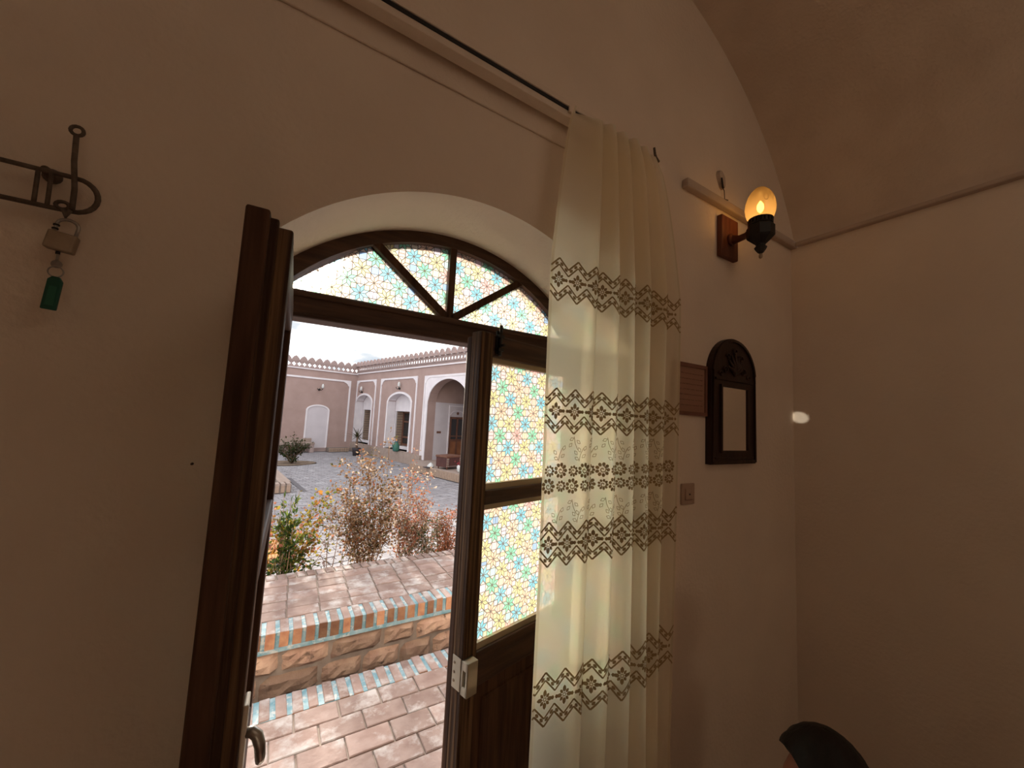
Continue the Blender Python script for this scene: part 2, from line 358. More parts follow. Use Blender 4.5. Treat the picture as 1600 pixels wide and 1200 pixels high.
def film_pane(name, outline, to3, parent, seed, a=.0176, off=(0,0), line=.0013, thick=None):
    """outline: convex, counter-clockwise 2D polygon; to3 maps 2D to 3D"""
    rn = random.Random(seed)
    xs = [p[0] for p in outline]; ys = [p[1] for p in outline]
    S = 2.4142*a; mb = MB(); cols = []
    ox, oy = off
    rng = range(int((min(xs)-ox)/S)-3, int((max(xs)-ox)/S)+4); rgy = range(int((min(ys)-oy)/S)-3, int((max(ys)-oy)/S)+4)
    e = lambda k, r=a: (r*math.cos(k*math.pi/4), r*math.sin(k*math.pi/4))
    for c in rng:
        for r in rgy:
            if (c + r) % 2: continue
            cx, cy = ox+c*S, oy+r*S
            if r % 2 == 0: base = 'y' if ((c//2)+(r//2)) % 2 else 'b'
            else: base = 'g' if (((c-1)//2)+((r-1)//2)) % 2 else 'o'
            if base == 'o' and rn.random() < .2: base = 'r'
            bc = PAL[base]; tiles = []
            for k in range(8):
                p, q = e(k), e(k+1); j = rn.uniform(-.12, .14)
                tiles.append(([(0,0), p, (p[0]+q[0], p[1]+q[1]), q], tuple(min(.95, v + (1-v)*max(0,j) + v*min(0,j)*.5) for v in bc)))
            for k in (0, 2, 4, 6):
                p0 = e(k); p1 = (e(k)[0]+e(k-1)[0], e(k)[1]+e(k-1)[1]); p2 = (e(k)[0]+e(k+1)[0], e(k)[1]+e(k+1)[1])
                tiles.append(([p0, p1, p2], rn.choice(WH)))
            for sg in (1, -1):
                q = [(.7071*a, sg*.7071*a), (1.7071*a, sg*.7071*a), (1.7071*a, sg*1.7071*a), (.7071*a, sg*1.7071*a)]
                tiles.append((q if sg > 0 else q[::-1], rn.choice(SQ)))
            x0, x1, y0, y1 = 1.7071*a, 3.1213*a, -.7071*a, .7071*a; cc = rn.choice(RC)
            if rn.random() < .55:
                if rn.random() < .5: ym = 0; sub = [[(x0,y0),(x1,y0),(x1,ym),(x0,ym)], [(x0,ym),(x1,ym),(x1,y1),(x0,y1)]]
                else: xm = (x0+x1)/2; sub = [[(x0,y0),(xm,y0),(xm,y1),(x0,y1)], [(xm,y0),(x1,y0),(x1,y1),(xm,y1)]]
                for q in sub: tiles.append((q, rn.choice(SQ) if rn.random() < .4 else cc))
            else: tiles.append(([(x0,y0),(x1,y0),(x1,y1),(x0,y1)], cc))
            for poly, col in tiles:
                poly = [(x+cx, y+cy) for x, y in poly]
                poly = clip(poly, outline)
                if len(poly) < 3: continue
                A = .5*abs(sum(poly[i][0]*poly[(i+1)%len(poly)][1]-poly[(i+1)%len(poly)][0]*poly[i][1] for i in range(len(poly))))
                P = sum(math.dist(poly[i], poly[(i+1)%len(poly)]) for i in range(len(poly)))
                if A < 1e-7: continue
                k = max(0, 1 - line/(2*A/P)); mx = sum(p[0] for p in poly)/len(poly); my = sum(p[1] for p in poly)/len(poly)
                inn = [(mx+(x-mx)*k, my+(y-my)*k) for x, y in poly]; n = len(poly); b = len(mb.v)
                mb.v += [tuple(to3(*p)) for p in poly] + [tuple(to3(*p)) for p in inn]
                if k > 0: mb.face([b+n+i for i in range(n)], 0); cols.append(col)
                for i in range(n):
                    j = (i+1) % n; mb.face((b+i, b+j, b+n+j, b+n+i), 1); cols.append((.2,.18,.16))
    me = mb.mesh(name, [FILM, FILMLINE])
    ca = me.color_attributes.new('cell', 'FLOAT_COLOR', 'CORNER')
    for p, c in zip(me.polygons, cols):
        for li in p.loop_indices: ca.data[li].color = (*c, 1)
    return link(me, name, parent)
zb = 1.957; sl = [(.505,1.955), (.218,2.178)]; sr = [(.519,1.955), (.820,2.168)]
def arc_pts(x0, x1, k): return [(x0+(x1-x0)*i/k, gl_arch(x0+(x1-x0)*i/k)+.004) for i in range(k+1)]
xl = CX-math.sqrt((RG+.004)**2-(zb-ZC)**2)+.001; xr = 2*CX-xl
panes = [[(xl, zb), (.505, zb), (.218, 2.165)] + arc_pts(.218, xl, 8)[1:-1],
         [(.505, zb), (.512, zb), (.512, 2.216)] + arc_pts(.512, .218, 8)[1:],
         [(.512, zb), (.519, zb), (.820, 2.155)] + arc_pts(.820, .512, 8)[1:],
         [(.519, zb), (xr, zb)] + arc_pts(xr, .820, 8)[1:]]
for i, pn in enumerate(panes):
    film_pane('glass_pane', pn, lambda x, z: (x-CX, .025, z), door, 11+i, off=(.03, 1.99))

# ================================================================== DOOR LEAVES
def make_leaf(name, loc, rz, mir, label):
    """local x: 0 at the hinge .. L at the meeting edge (times mir); local y 0 = room face .. .05 = outer face"""
    L = .55; T = .05
    root = empty(name, loc, rz, label=label, category='door')
    def bx(nm, x0, x1, z0, z1, m, y0=0, y1=T, bv=.004):
        mb = MB(); a, b = sorted((x0*mir, x1*mir)); mb.box((a, y0, z0), (b, y1, z1)); return bevel(mb.obj(nm, m, root), bv)
    Z1 = 1.885
    bx('stile', 0, .062, .02, Z1, WOOD); bx('stile', L-.056, L, .02, Z1, WOODG)
    bx('top_rail', .062, L-.056, 1.805, Z1-.004, WOODH, .002)
    bx('middle_rail', .062, L-.056, 1.315, 1.362, WOODH, .002)
    bx('lower_rail', .062, L-.056, .755, .862, WOODH, .002)
    bx('bottom_rail', .062, L-.056, .02, .14, WOODH, .002)
    o = bx('lower_panel', .062, L-.056, .14, .755, WOOD, .018, .034)
    mb = MB(); a, b = sorted((.11*mir, (L-.10)*mir)); mb.box((a, .010, .19), (b, .042, .705)); bevel(mb.obj('raised_field', WOOD, root), .01, 2)
    for (z0, z1) in ((.862, 1.315), (1.362, 1.805)):
        x0, x1 = .062, L-.056; w = .014
        mb = MB()
        for q in ((x0, x1, z0, z0+w+.006), (x0, x1, z1-w-.004, z1), (x0, x0+w*.7, z0, z1), (x1-w*.25, x1, z0, z1)):
            aa, bb = sorted((q[0]*mir, q[1]*mir)); mb.box((aa, .012, q[2]), (bb, .032, q[3]))
        mb.obj('glazing_bead', BEAD, root, label='beige glazing bead')
        xa, xb = sorted(((x0+.004)*mir, (x1-.002)*mir))
        ol = [(xa, z0+.004), (xb, z0+.004), (xb, z1-.004), (xa, z1-.004)]
        film_pane('glass_pane', ol, lambda x, z: (x, .024, z), root, 31+int(z0*10)+mir, off=(xa+.03, z0+.05))
    return root
d = R(14)
ux, uy = math.cos(d), math.sin(d)
hinge_r = (.552+.55*ux, 1.117+.55*uy, 0)
leaf_r = make_leaf('door_leaf', hinge_r, d, -1, 'dark wooden glazed door leaf standing almost closed, half behind the lace curtain')
# astragal, keeper and bolt on the right leaf (local x runs towards -L)
mb = MB(); mb.box((-.548, .05, .02), (-.515, .078, 1.872)); bevel(mb.obj('astragal', WOOD, leaf_r), .005)
mb = MB(); mb.box((-.5535, .004, .768), (-.5505, .044, .862)); bevel(mb.obj('keeper_plate', CREAMM, leaf_r, label='cream keeper plate with three screws'), .002)
kp = leaf_r.children[-1]
for z in (.79, .815, .842):
    mb = MB(); mb.lathe([(.0045, 0), (.0045, .0012), (.003, .002)], (0,0,0), 10, ax='x')
    for i, v in enumerate(mb.v): mb.v[i] = (-.5535-v[0], .034+v[1]*1, z+v[2])
    mb.obj('screw', BRASSG, kp)
mb = MB()   # hollow box whose mouth faces the other leaf
x0, x1, y0, y1, z0, z1 = -.5535, -.512, -.030, .0, .765, .862
mb.box((x0, y0, z0), (x1, y0+.004, z1)); mb.box((x0, y0, z0), (x1, y1, z0+.026)); mb.box((x0, y0, z1-.026), (x1, y1, z1)); mb.box((x1-.004, y0, z0), (x1, y1, z1)); mb.box((x0, y1-.008, z0), (x1, y1, z1)); mb.box((x0, y0, z0), (x0+.006, y0+.009, z1))
bevel(mb.obj('keeper_box', CREAMM, leaf_r, label='cream metal keeper box of the lock'), .002)
mb = MB(); mb.box((x0+.01, y0+.004, z0+.026), (x1-.005, y1-.008, z1-.026)); mb.obj('keeper_mouth', BLACKM, leaf_r)
mb = MB(); mb.box((-.487, -.006, 1.815), (-.462, 0, 1.895)); mb.tube([(-.475, -.012, 1.81), (-.475, -.012, 1.915)], .006, 10); mb.box((-.487, -.018, 1.826), (-.463, -.004, 1.836)); mb.box((-.487, -.018, 1.872), (-.463, -.004, 1.882))
mb.tube([(-.475, -.012, 1.845), (-.475, -.032, 1.845)], .005, 8)
mb.obj('bolt', BLACKM, leaf_r, label='black tower bolt')
# left leaf, swung into the room
hl = Vector((-.034, 1.25, 0)); fe = Vector((-.052, .70, 0)); dirl = (fe-hl).normalized()
leaf_l = make_leaf('door_leaf', hl, math.atan2(dirl.y, dirl.x), 1, 'dark wooden door leaf swung open into the room, seen edge-on left of the doorway')
mb = MB(); mb.box((.548, -.014, .02), (.572, .018, 1.90)); bevel(mb.obj('astragal', WOOD, leaf_l), .004)
mb = MB(); mb.box((.545, -.010, .02), (.560, .030, 1.893)); bevel(mb.obj('rebate', WOODG, leaf_l), .003)
mb = MB(); mb.box((.505, .05, 1.02), (.540, .057, 1.16)); bevel(mb.obj('handle_plate', PAPER, leaf_l, label='white handle plate'), .002)
mb = MB(); pth = [(.532, .054, 1.118), (.534, .064, 1.118), (.536, .071, 1.112), (.538, .076, 1.098), (.536, .078, 1.08), (.52, .078, 1.064), (.49, .076, 1.056)]
mb.tube(pth, [.007, .008, .008, .0075, .007, .0065, .005], 10); mb.obj('door_handle', STEEL, leaf_l, label='curved steel lever handle')

# ================================================================== CURTAIN TRACK AND LACE CURTAIN
track = empty('curtain_track', (.4, .97, 2.66), label='pale curtain track with a dark slot along the top of the doorway wall', category='curtain track')
def tob(mb, name, m, root, **kw):
    l0 = root.location
    for i, v in enumerate(mb.v): mb.v[i] = (v[0]-l0.x, v[1]-l0.y, v[2]-l0.z)
    return mb.obj(name, m, root, **kw)
mb = MB(); mb.box((-.35, .966, 2.632), (1.19, 1.004, 2.682)); mb.box((-.35, .958, 2.664), (1.19, .968, 2.682)); bevel(tob(mb, 'rail', PLASTER, track), .002)
mb = MB(); mb.box((-.35, .962, 2.653), (1.185, .967, 2.663)); tob(mb, 'slot', BLACKM, track, label='black slot of the track')
for x in (.765, 1.10):
    mb = MB(); mb.box((x-.013, .957, 2.645), (x+.013, .963, 2.672)); tob(mb, 'clip', PLASTER, track)
mb = MB(); mb.tube([(1.186, .958, 2.70), (1.186, .953, 2.67), (1.192, .953, 2.66), (1.215, .958, 2.655)], .005, 6); tob(mb, 'end_hook', IRON, track, label='dark end hook')
for x in (0.0, .6, 1.15):
    mb = MB(); mb.box((x-.012, .99, 2.635), (x+.012, 1.006, 2.68)); tob(mb, 'bracket', PLASTER, track)

PLAN = [(.69,.935),(.735,.93),(.79,.924),(.845,.916),(.872,.924),(.866,.946),(.846,.958),(.862,.966),(.90,.935),(.935,.914),(.966,.918),(.972,.940),(.952,.958),(.965,.966),(.995,.936),(1.025,.914),(1.056,.918),(1.06,.945),(1.042,.960),(1.062,.966),(1.09,.936),(1.115,.916),(1.146,.920),(1.15,.947),(1.134,.960),(1.158,.966),(1.19,.938),(1.222,.926),(1.247,.936),(1.25,.955),(1.238,.966),(1.27,.960),(1.30,.945),(1.335,.944)]
def catmull(P, t):
    n = len(P)-1; i = min(int(t), n-1); f = t-i
    p0, p1, p2, p3 = [Vector(P[max(0, min(n, i+k))]) for k in (-1, 0, 1, 2)]
    return .5*((2*p1)+(-p0+p2)*f+(2*p0-5*p1+4*p2-p3)*f*f+(-p0+3*p1-3*p2+p3)*f**3)
NS = (len(PLAN)-1)*7
PL = [catmull(PLAN, i/7) for i in range(NS+1)]
AL = [0.0]
for i in range(NS): AL.append(AL[-1]+(PL[i+1]-PL[i]).length)
WTOT = AL[-1]; ZT, ZB = 2.648, .06
def curt(u, z):
    """point of the cloth: u = width along the fabric, z = height"""
    u = max(0, min(WTOT, u)); lo, hi = 0, NS
    while hi-lo > 1:
        mid = (lo+hi)//2
        if AL[mid] <= u: lo = mid
        else: hi = mid
    f = (u-AL[lo])/max(1e-9, AL[lo+1]-AL[lo]); p = PL[lo]*(1-f)+PL[lo+1]*f
    x, y = p.x, p.y
    k = max(0, min(1, (ZT-z)/.55)); k = k**.55
    xt = .755 + (x-.69)/.645*.42
    x = xt*(1-k)+x*k
    low = max(0, (1.3-z)/1.3)
    x = x + low*(-.02 + .0*(x-1)) + .006*math.sin(z*2.3+u*9)*k
    y = y + .012*math.sin(u*7+z*1.7)*(.3+low) - low*.012
    return Vector((x, min(y, .985), z))
def cnorm(u, z):
    a = curt(u+.004, z)-curt(u-.004, z); b = curt(u, z+.01)-curt(u, z-.01)
    return a.cross(b).normalized()
ctn = empty('lace_curtain', (1.0, .95, 0), label='sheer cream curtain with embroidered zigzag and rose bands, hanging beside the doorway', category='curtain')
mb = MB(); NZ = 64; nu = NS+1
zs = [ZT+(ZB-ZT)*(j/NZ)**.9 for j in range(NZ+1)]
for zz in zs:
    for i in range(nu):
        u = AL[i]; z = zz
        if zz == zs[0]: z = zz - .03*max(0, 1-u/.30)
        mb.v.append(tuple(curt(u, z)))
for j in range(NZ):
    for i in range(nu-1): mb.face((j*nu+i, j*nu+i+1, (j+1)*nu+i+1, (j+1)*nu+i), 0, True)
tob(mb, 'voile', SHEER, ctn, fix=False)
for ua, ub in ((0, .010), (WTOT-.012, WTOT)):
    mb = MB()
    for j in range(NZ):
        za, zb_ = zs[j], zs[j+1]
        P = [curt(ua, za), curt(ub, za), curt(ub, zb_), curt(ua, zb_)]; nn = cnorm((ua+ub)/2, za)*-.001
        if nn.y > 0: nn = -nn
        mb.add([p+nn for p in P], [(0,1,2,3)], 0, True)
    tob(mb, 'side_hem', HEMM, ctn, fix=False)
# embroidery: strokes and blobs laid on the cloth
class Emb(MB):
    def poly(s, pts, m=0):
        q = []
        for (u, z) in pts:
            nn = cnorm(u, z)
            if nn.y > 0: nn = -nn
            q.append(curt(u, z)+nn*.0016)
        s.add(q, [tuple(range(len(q)))], m)
    def line(s, p, q, w, m=0):
        n = max(1, int(math.dist(p, q)/.012)); dx, dy = q[0]-p[0], q[1]-p[1]; L = math.hypot(dx, dy)
        if L < 1e-6: return
        ox, oy = -dy/L*w/2, dx/L*w/2
        for i in range(n):
            a = (p[0]+dx*i/n, p[1]+dy*i/n); b = (p[0]+dx*(i+1)/n, p[1]+dy*(i+1)/n)
            s.poly([(a[0]+ox, a[1]+oy), (b[0]+ox, b[1]+oy), (b[0]-ox, b[1]-oy), (a[0]-ox, a[1]-oy)], m)
    def path(s, pts, w, m=0):
        for a, b in zip(pts, pts[1:]): s.line(a, b, w, m)
    def oval(s, c, a, b, ang, m=0, n=8):
        ca, sa = math.cos(ang), math.sin(ang)
        s.poly([(c[0]+a*math.cos(t)*ca-b*math.sin(t)*sa, c[1]+a*math.cos(t)*sa+b*math.sin(t)*ca) for t in [2*math.pi*k/n for k in range(n)]], m)
    def petal(s, c, r0, r1, w, ang, m=0):
        ca, sa = math.cos(ang), math.sin(ang)
        s.poly([(c[0]+x*ca-y*sa, c[1]+x*sa+y*ca) for x, y in ((r0,0), (r0+(r1-r0)*.35,w), (r0+(r1-r0)*.75,w*.8), (r1,0), (r0+(r1-r0)*.75,-w*.8), (r0+(r1-r0)*.35,-w))], m)
PER = .068
U0 = .030
def zig_band(z0, h, ph=0):
    e = Emb(); k0 = int(-U0/PER)-1
    zc = z0; hh = h/2; amp = .034
    def clampu(p): return (max(.002, min(WTOT-.002, p[0])), p[1])
    for i in range(-1, int(WTOT/PER)+2):
        c = U0 + i*PER + ph
        for sgn in (1, -1):
            for k, (off, w) in enumerate(((0, .0056), (.021, .0050))):
                pk = (c, zc+sgn*(hh-off)); vl = (c-PER/2, zc+sgn*(hh-off-amp)); vr = (c+PER/2, zc+sgn*(hh-off-amp))
                for a, b in ((vl, pk), (pk, vr)):
                    if max(a[0], b[0]) < .003 or min(a[0], b[0]) > WTOT-.003: continue
                    n = 6
                    for q in range(n):
                        pa = (a[0]+(b[0]-a[0])*q/n, a[1]+(b[1]-a[1])*q/n); pb = (a[0]+(b[0]-a[0])*(q+1)/n, a[1]+(b[1]-a[1])*(q+1)/n)
                        if 0 < pa[0] < WTOT and 0 < pb[0] < WTOT: e.line(pa, pb, w)
            for q in (-.36, -.13, .13, .36):
                uu = c+q*PER; zz = zc+sgn*(hh-.0105-amp*abs(q)*2)
                if .01 < uu < WTOT-.01: e.oval((uu, zz), .0074, .0046, -sgn*math.copysign(.80, q))
        if .02 < c < WTOT-.02:
            for k in range(8):
                an = k*math.pi/4; big = k % 2 == 0
                e.petal((c, zc), .0065, .027 if big else .021, .0062 if big else .0048, an)
            e.path([(c+.0048*math.cos(t), zc+.0048*math.sin(t)) for t in [k*math.pi/4 for k in range(9)]], .0026)
        c2 = c+PER/2
        if .02 < c2 < WTOT-.02:
            for an in (0, math.pi): e.petal((c2, zc), .001, .013, .0058, an)
    return e
for k, (z0, h, ph) in enumerate(((2.042, .138, 0), (1.632, .138, .01), (1.236, .128, 0), (.806, .145, .012))):
    tob(zig_band(z0, h, ph), 'embroidered_band', LACE, ctn, fix=False)
e = Emb()   # the rose band
rn = random.Random(4)
for i in range(0, int(WTOT/.043)+1):
    c = (.022+i*.043, 1.452 if i % 2 else 1.405)
    for cc, rr in ((c, .0215), ((c[0]+.003, 1.405 if i % 2 else 1.450), .016)):
        if not .02 < cc[0] < WTOT-.02: continue
        for k in range(9):
            an = k*2*math.pi/9; e.oval((cc[0]+rr*.82*math.cos(an), cc[1]+rr*.82*math.sin(an)), rr*.30, rr*.26, an)
        sp = [(cc[0]+(.002+t*.0016)*math.cos(t*1.1), cc[1]+(.002+t*.0016)*math.sin(t*1.1)) for t in range(0, 8)]
        e.path(sp, .0032)
tob(e, 'embroidered_roses', LACE, ctn, fix=False)
e = Emb()   # fine leaf sprigs between the bands
for zc, sg in ((1.535, -1), (1.50, 1), (1.345, -1), (1.315, 1)):
    for i in range(int(WTOT/.075)+1):
        u = .035+i*.075+(.02 if sg > 0 else 0)
        if not .05 < u < WTOT-.05: continue
        e.path([(u, zc-.02*sg), (u+.004, zc), (u+.014, zc+.02*sg)], .0022)
        for (du, dz, an) in ((-.012, .006, 2.3), (.016, -.004, .7), (.02, .02, 1.1), (-.008, -.012, 2.7)):
            p = (u+du, zc+dz*sg); L = .016; ca, sa = math.cos(an), math.sin(an)*sg
            e.path([(p[0]-L*ca*.5, p[1]-L*sa*.5), (p[0]-sa*.005, p[1]+ca*.005), (p[0]+L*ca*.5, p[1]+L*sa*.5), (p[0]+sa*.005, p[1]-ca*.005), (p[0]-L*ca*.5, p[1]-L*sa*.5)], .0018)
tob(e, 'embroidered_leaves', LACEF, ctn, fix=False)

# ================================================================== THINGS ON THE WALL: RIGHT SIDE
# sconce
S0 = Vector((1.81, WY, 2.53))
sc = empty('wall_sconce', S0, label='lit wall lamp with amber glass globe on a reddish wooden plate', category='lamp')
mb = MB(); mb.box((1.738, WY-.028, 2.43), (1.880, WY, 2.635)); bevel(tob(mb, 'back_plate', REDWOOD, sc), .006, 3)
mb = MB(); mb.tube([(1.81, WY-.025, 2.520), (1.81, .96, 2.512), (1.81, .93, 2.515), (1.81, .89, 2.53)], [.026, .016, .015, .022], 10); mb.lathe([(.03, 0), (.03, .012), (.018, .02)], (1.81, WY-.026, 2.52), 16, ax='y'); tob(mb, 'arm', REDWOOD, sc)
SX, SY = 1.81, .866
mb = MB()
mb.lathe([(.006, 2.405), (.013, 2.410), (.022, 2.424), (.026, 2.434), (.018, 2.440), (.020, 2.448), (.052, 2.478), (.056, 2.484), (.056, 2.530), (.050, 2.537), (.046, 2.540)], (SX, SY, 0), 8, smooth=False)
tob(mb, 'holder', BLACKM, sc)
mb = MB(); mb.lathe([(.004, 2.382), (.008, 2.388), (.008, 2.398), (.004, 2.406)], (SX, SY, 0), 12); tob(mb, 'finial', BRASSG, sc, label='small brass finial')
mb = MB()
mb.lathe([(.046, 2.538), (.050, 2.538), (.050, 2.544), (.046, 2.544)], (SX, SY, 0), 28); mb.lathe([(.046, 2.560), (.051, 2.560), (.051, 2.566), (.046, 2.566)], (SX, SY, 0), 28)
for k in range(20):
    a = 2*math.pi*k/20; c, s_ = math.cos(a), math.sin(a); w = .0042
    mb.hexa([(SX+c*r-s_*t, SY+s_*r+c*t, z) for z in (2.543, 2.561) for r, t in ((.046,-w), (.050,-w), (.050,w), (.046,w))])
tob(mb, 'gallery', BLACKM, sc, label='pierced black gallery ring')
GL, n, l = nodes_mat('amber_glass')
o = n.new('ShaderNodeOutputMaterial'); tr = n.new('ShaderNodeBsdfTranslucent'); tr.inputs[0].default_value = (.95,.66,.30,1)
tp = n.new('ShaderNodeBsdfTransparent'); tp.inputs[0].default_value = (1,.78,.42,1); x1 = n.new('ShaderNodeMixShader'); x1.inputs[0].default_value = .62
g = n.new('ShaderNodeBsdfGlossy'); g.inputs['Roughness'].default_value = .1; x2 = n.new('ShaderNodeMixShader'); x2.inputs[0].default_value = .05
l.new(tr.outputs[0], x1.inputs[1]); l.new(tp.outputs[0], x1.inputs[2]); l.new(x1.outputs[0], x2.inputs[1]); l.new(g.outputs[0], x2.inputs[2]); l.new(x2.outputs[0], o.inputs[0])
mb = MB(); mb.lathe([(.042, 2.541), (.0435, 2.560), (.054, 2.578), (.060, 2.600), (.062, 2.622), (.059, 2.648), (.051, 2.674), (.039, 2.696), (.024, 2.712), (.008, 2.719)], (SX, SY, 0), 32); tob(mb, 'globe', GL, sc, label='amber egg-shaped glass globe')
mb = MB()
for k in range(3):   # etched scrolls on the globe
    pts = []
    for i in range(22):
        t = i/21; ph = -2.3+k*.5 + .22*math.cos(t*9)*(1-t*.5); z = 2.645+.022*math.sin(t*9)*(1-t*.4)+k*.008
        r = .0625-abs(z-2.622)*.25; pts.append((SX+r*math.cos(ph), SY+r*math.sin(ph), z))
    mb.tube(pts, .0009, 5)
tob(mb, 'scroll', BEAD, sc)
BULB, n, l = nodes_mat('bulb_glow'); o = n.new('ShaderNodeOutputMaterial'); em = n.new('ShaderNodeEmission'); em.inputs[0].default_value = (1,.58,.18,1); em.inputs[1].default_value = 7; l.new(em.outputs[0], o.inputs[0])
mb = MB(); mb.lathe([(.004, 2.600), (.011, 2.608), (.015, 2.622), (.013, 2.638), (.006, 2.650), (.002, 2.656)], (SX, SY, 0), 16); tob(mb, 'bulb', BULB, sc, label='small glowing bulb')
pl = bpy.data.lights.new('sconce_light', 'POINT'); pl.energy = .32; pl.color = (1,.62,.28); pl.shadow_soft_size = .016
po = bpy.data.objects.new('sconce_light', pl); COL.objects.link(po); po.location = (SX, SY, 2.587)
# wire and patch above the lamp
wr = empty('loose_wire', (1.77, WY, 2.80), label='thin wire coming out of a torn oval hole cover above the lit wall lamp', category='wire')
mb = MB(); mb.prism([(.028*math.cos(t)*(1+.12*math.sin(3*t)), .046*math.sin(t)) for t in [2*math.pi*k/16 for k in range(16)]], lambda a, b: (1.765+a-.25*b, WY, 2.825+b), lambda a, b: (1.765+a*.8-.25*b, WY-.016, 2.825+b*.85)); tob(mb, 'cover', TRIMP, wr)
mb = MB(); mb.prism([(-.012,.012), (-.002,.016), (.008,-.02), (.012,-.034), (-.004,-.03)], lambda a, b: (1.757+a, WY-.017, 2.81+b), lambda a, b: (1.757+a, WY-.02, 2.81+b)); tob(mb, 'hole', BLACKM, wr)
mb = MB(); mb.tube([(1.765, WY-.012, 2.785), (1.78, WY-.014, 2.77), (1.787, WY-.012, 2.73), (1.785, WY-.03, 2.715)], .0022, 6); tob(mb, 'cord', IRON, wr)
# arched mirror
MX0, MX1, MZ0, MZS, MZT = 1.655, 2.035, 1.443, 1.86, 2.035
mr = empty('mirror', (1.845, WY, MZ0), label='narrow arched mirror in a dark carved wooden frame on the wall', category='mirror')
mcx = (MX0+MX1)/2; mhw = (MX1-MX0)/2
def marc(t, k=1.0): return (mcx+mhw*k*math.cos(t), MZS-.01+(MZT-MZS+.01)*k*math.sin(t))
mb = MB()
ol = [(MX0, MZ0), (MX1, MZ0)] + [marc(math.pi*i/24) for i in range(25)]
G = (1.737, 1.947, 1.508, 1.795)   # glass opening
# frame as ring boxes + solid arched head
mb.box((MX0, WY-.026, MZ0), (MX1, WY, G[2])); mb.box((MX0, WY-.026, G[2]), (G[0], WY, G[3])); mb.box((G[1], WY-.026, G[2]), (MX1, WY, G[3]))
hd = [(MX0, G[3]), (MX1, G[3])] + [marc(math.pi*i/24) for i in range(25)]
mb.prism(hd, lambda a, b: (a, WY, b), lambda a, b: (a, WY-.026, b))
MIRW = mat('ebonised_wood', (.022,.010,.008), .45, (.04,.018,.012), 6, .15, stretch=(6,6,1))
tob(mb, 'frame', MIRW, mr)
mb = MB()
mb.ribbon([(MX0+.012, MZ0+.012), (MX0+.012, MZS)] + [marc(math.pi-math.pi*i/24, .94) for i in range(25)] + [(MX1-.012, MZS), (MX1-.012, MZ0+.012), (MX0+.012, MZ0+.012)], .012, ident, WY-.034, WY-.026)
mb.ribbon([(G[0]-.008, G[2]-.008), (G[0]-.008, G[3]+.008), (G[1]+.008, G[3]+.008), (G[1]+.008, G[2]-.008), (G[0]-.008, G[2]-.008)], .011, ident, WY-.036, WY-.026)
mb.ribbon([(MX0+.03, G[3]+.038), (MX1-.03, G[3]+.038)], .008, ident, WY-.033, WY-.026); mb.ribbon([(MX0+.03, G[2]-.035), (MX1-.03, G[2]-.035)], .006, ident, WY-.032, WY-.026)
tob(mb, 'moulding', MIRW, mr)
mb = MB(); cz = 1.868      # carved spray: a fan of petals with scrolls
for k in range(7):
    a = R(90+(k-3)*22); L = .085-.006*abs(k-3)
    mb.tube([(mcx, WY-.027, cz-.012), (mcx+math.cos(a)*L*.5, WY-.036, cz+math.sin(a)*L*.55), (mcx+math.cos(a)*L, WY-.03, cz+math.sin(a)*L*1.15)], [.003, .0085, .004], 7)
for sg in (-1, 1):
    for (ox, oz, r0) in ((.075, .01, .022), (.055, .075, .018), (.115, -.012, .016)):
        mb.tube([(mcx+sg*(ox+(r0-t*.0014)*math.cos(t*.62)), WY-.030, cz+oz+(r0-t*.0014)*math.sin(t*.62)) for t in range(13)], .0036, 6)
mb.tube([(mcx+.012*math.cos(t*.9), WY-.032, cz+.105+.012*math.sin(t*.9)) for t in range(8)], .004, 6)
tob(mb, 'carving', mat('carved_wood', (.040,.019,.014), .45, (.06,.03,.022), 20, .2), mr)
MIRG, n, l = nodes_mat('mirror_glass'); o = n.new('ShaderNodeOutputMaterial'); g = n.new('ShaderNodeBsdfGlossy'); g.inputs[0].default_value = (.95,.95,.92,1); g.inputs['Roughness'].default_value = .02; l.new(g.outputs[0], o.inputs[0])
mb = MB(); mb.box((G[0]-.002, WY-.030, G[2]-.002), (G[1]+.002, WY-.004, G[3]+.002)); tob(mb, 'glass', MIRG, mr)
# framed notice behind the mirror
nt_ = empty('framed_notice', (1.53, WY, 1.65), label='brown framed notice partly behind the arched mirror and the curtain edge', category='notice')
NX0, NX1, NZ0, NZ1 = 1.40, 1.652, 1.655, 1.882
NB = mat('notice_frame', (.17,.075,.05), .6, (.22,.10,.07), 15)
mb = MB(); mb.ribbon([(NX0+.008, NZ0+.008), (NX0+.008, NZ1-.008), (NX1-.008, NZ1-.008), (NX1-.008, NZ0+.008), (NX0+.008, NZ0+.008)], .016, ident, WY-.012, WY); tob(mb, 'frame', NB, nt_)
NP = mat('notice_paper', (.30,.165,.115), .8, (.34,.19,.13), 6)
mb = MB(); mb.box((NX0+.012, WY-.007, NZ0+.012), (NX1-.012, WY-.001, NZ1-.012)); tob(mb, 'sheet', NP, nt_)
mb = MB(); rn = random.Random(3)     # lines of small handwriting, unreadable in the photograph
for r_ in range(7):
    x = NX1-.03; z = NZ1-.045-r_*.023
    while x > NX0+.035:
        L = rn.uniform(.008, .026)
        mb.tube([(x-L*t/4, WY-.0072, z+.0022*math.sin(t*2.1+x*90)) for t in range(5)], .0009, 4); x -= L+rn.uniform(.004, .01)
tob(mb, 'writing', mat('notice_ink', (.12,.06,.045), .8), nt_)
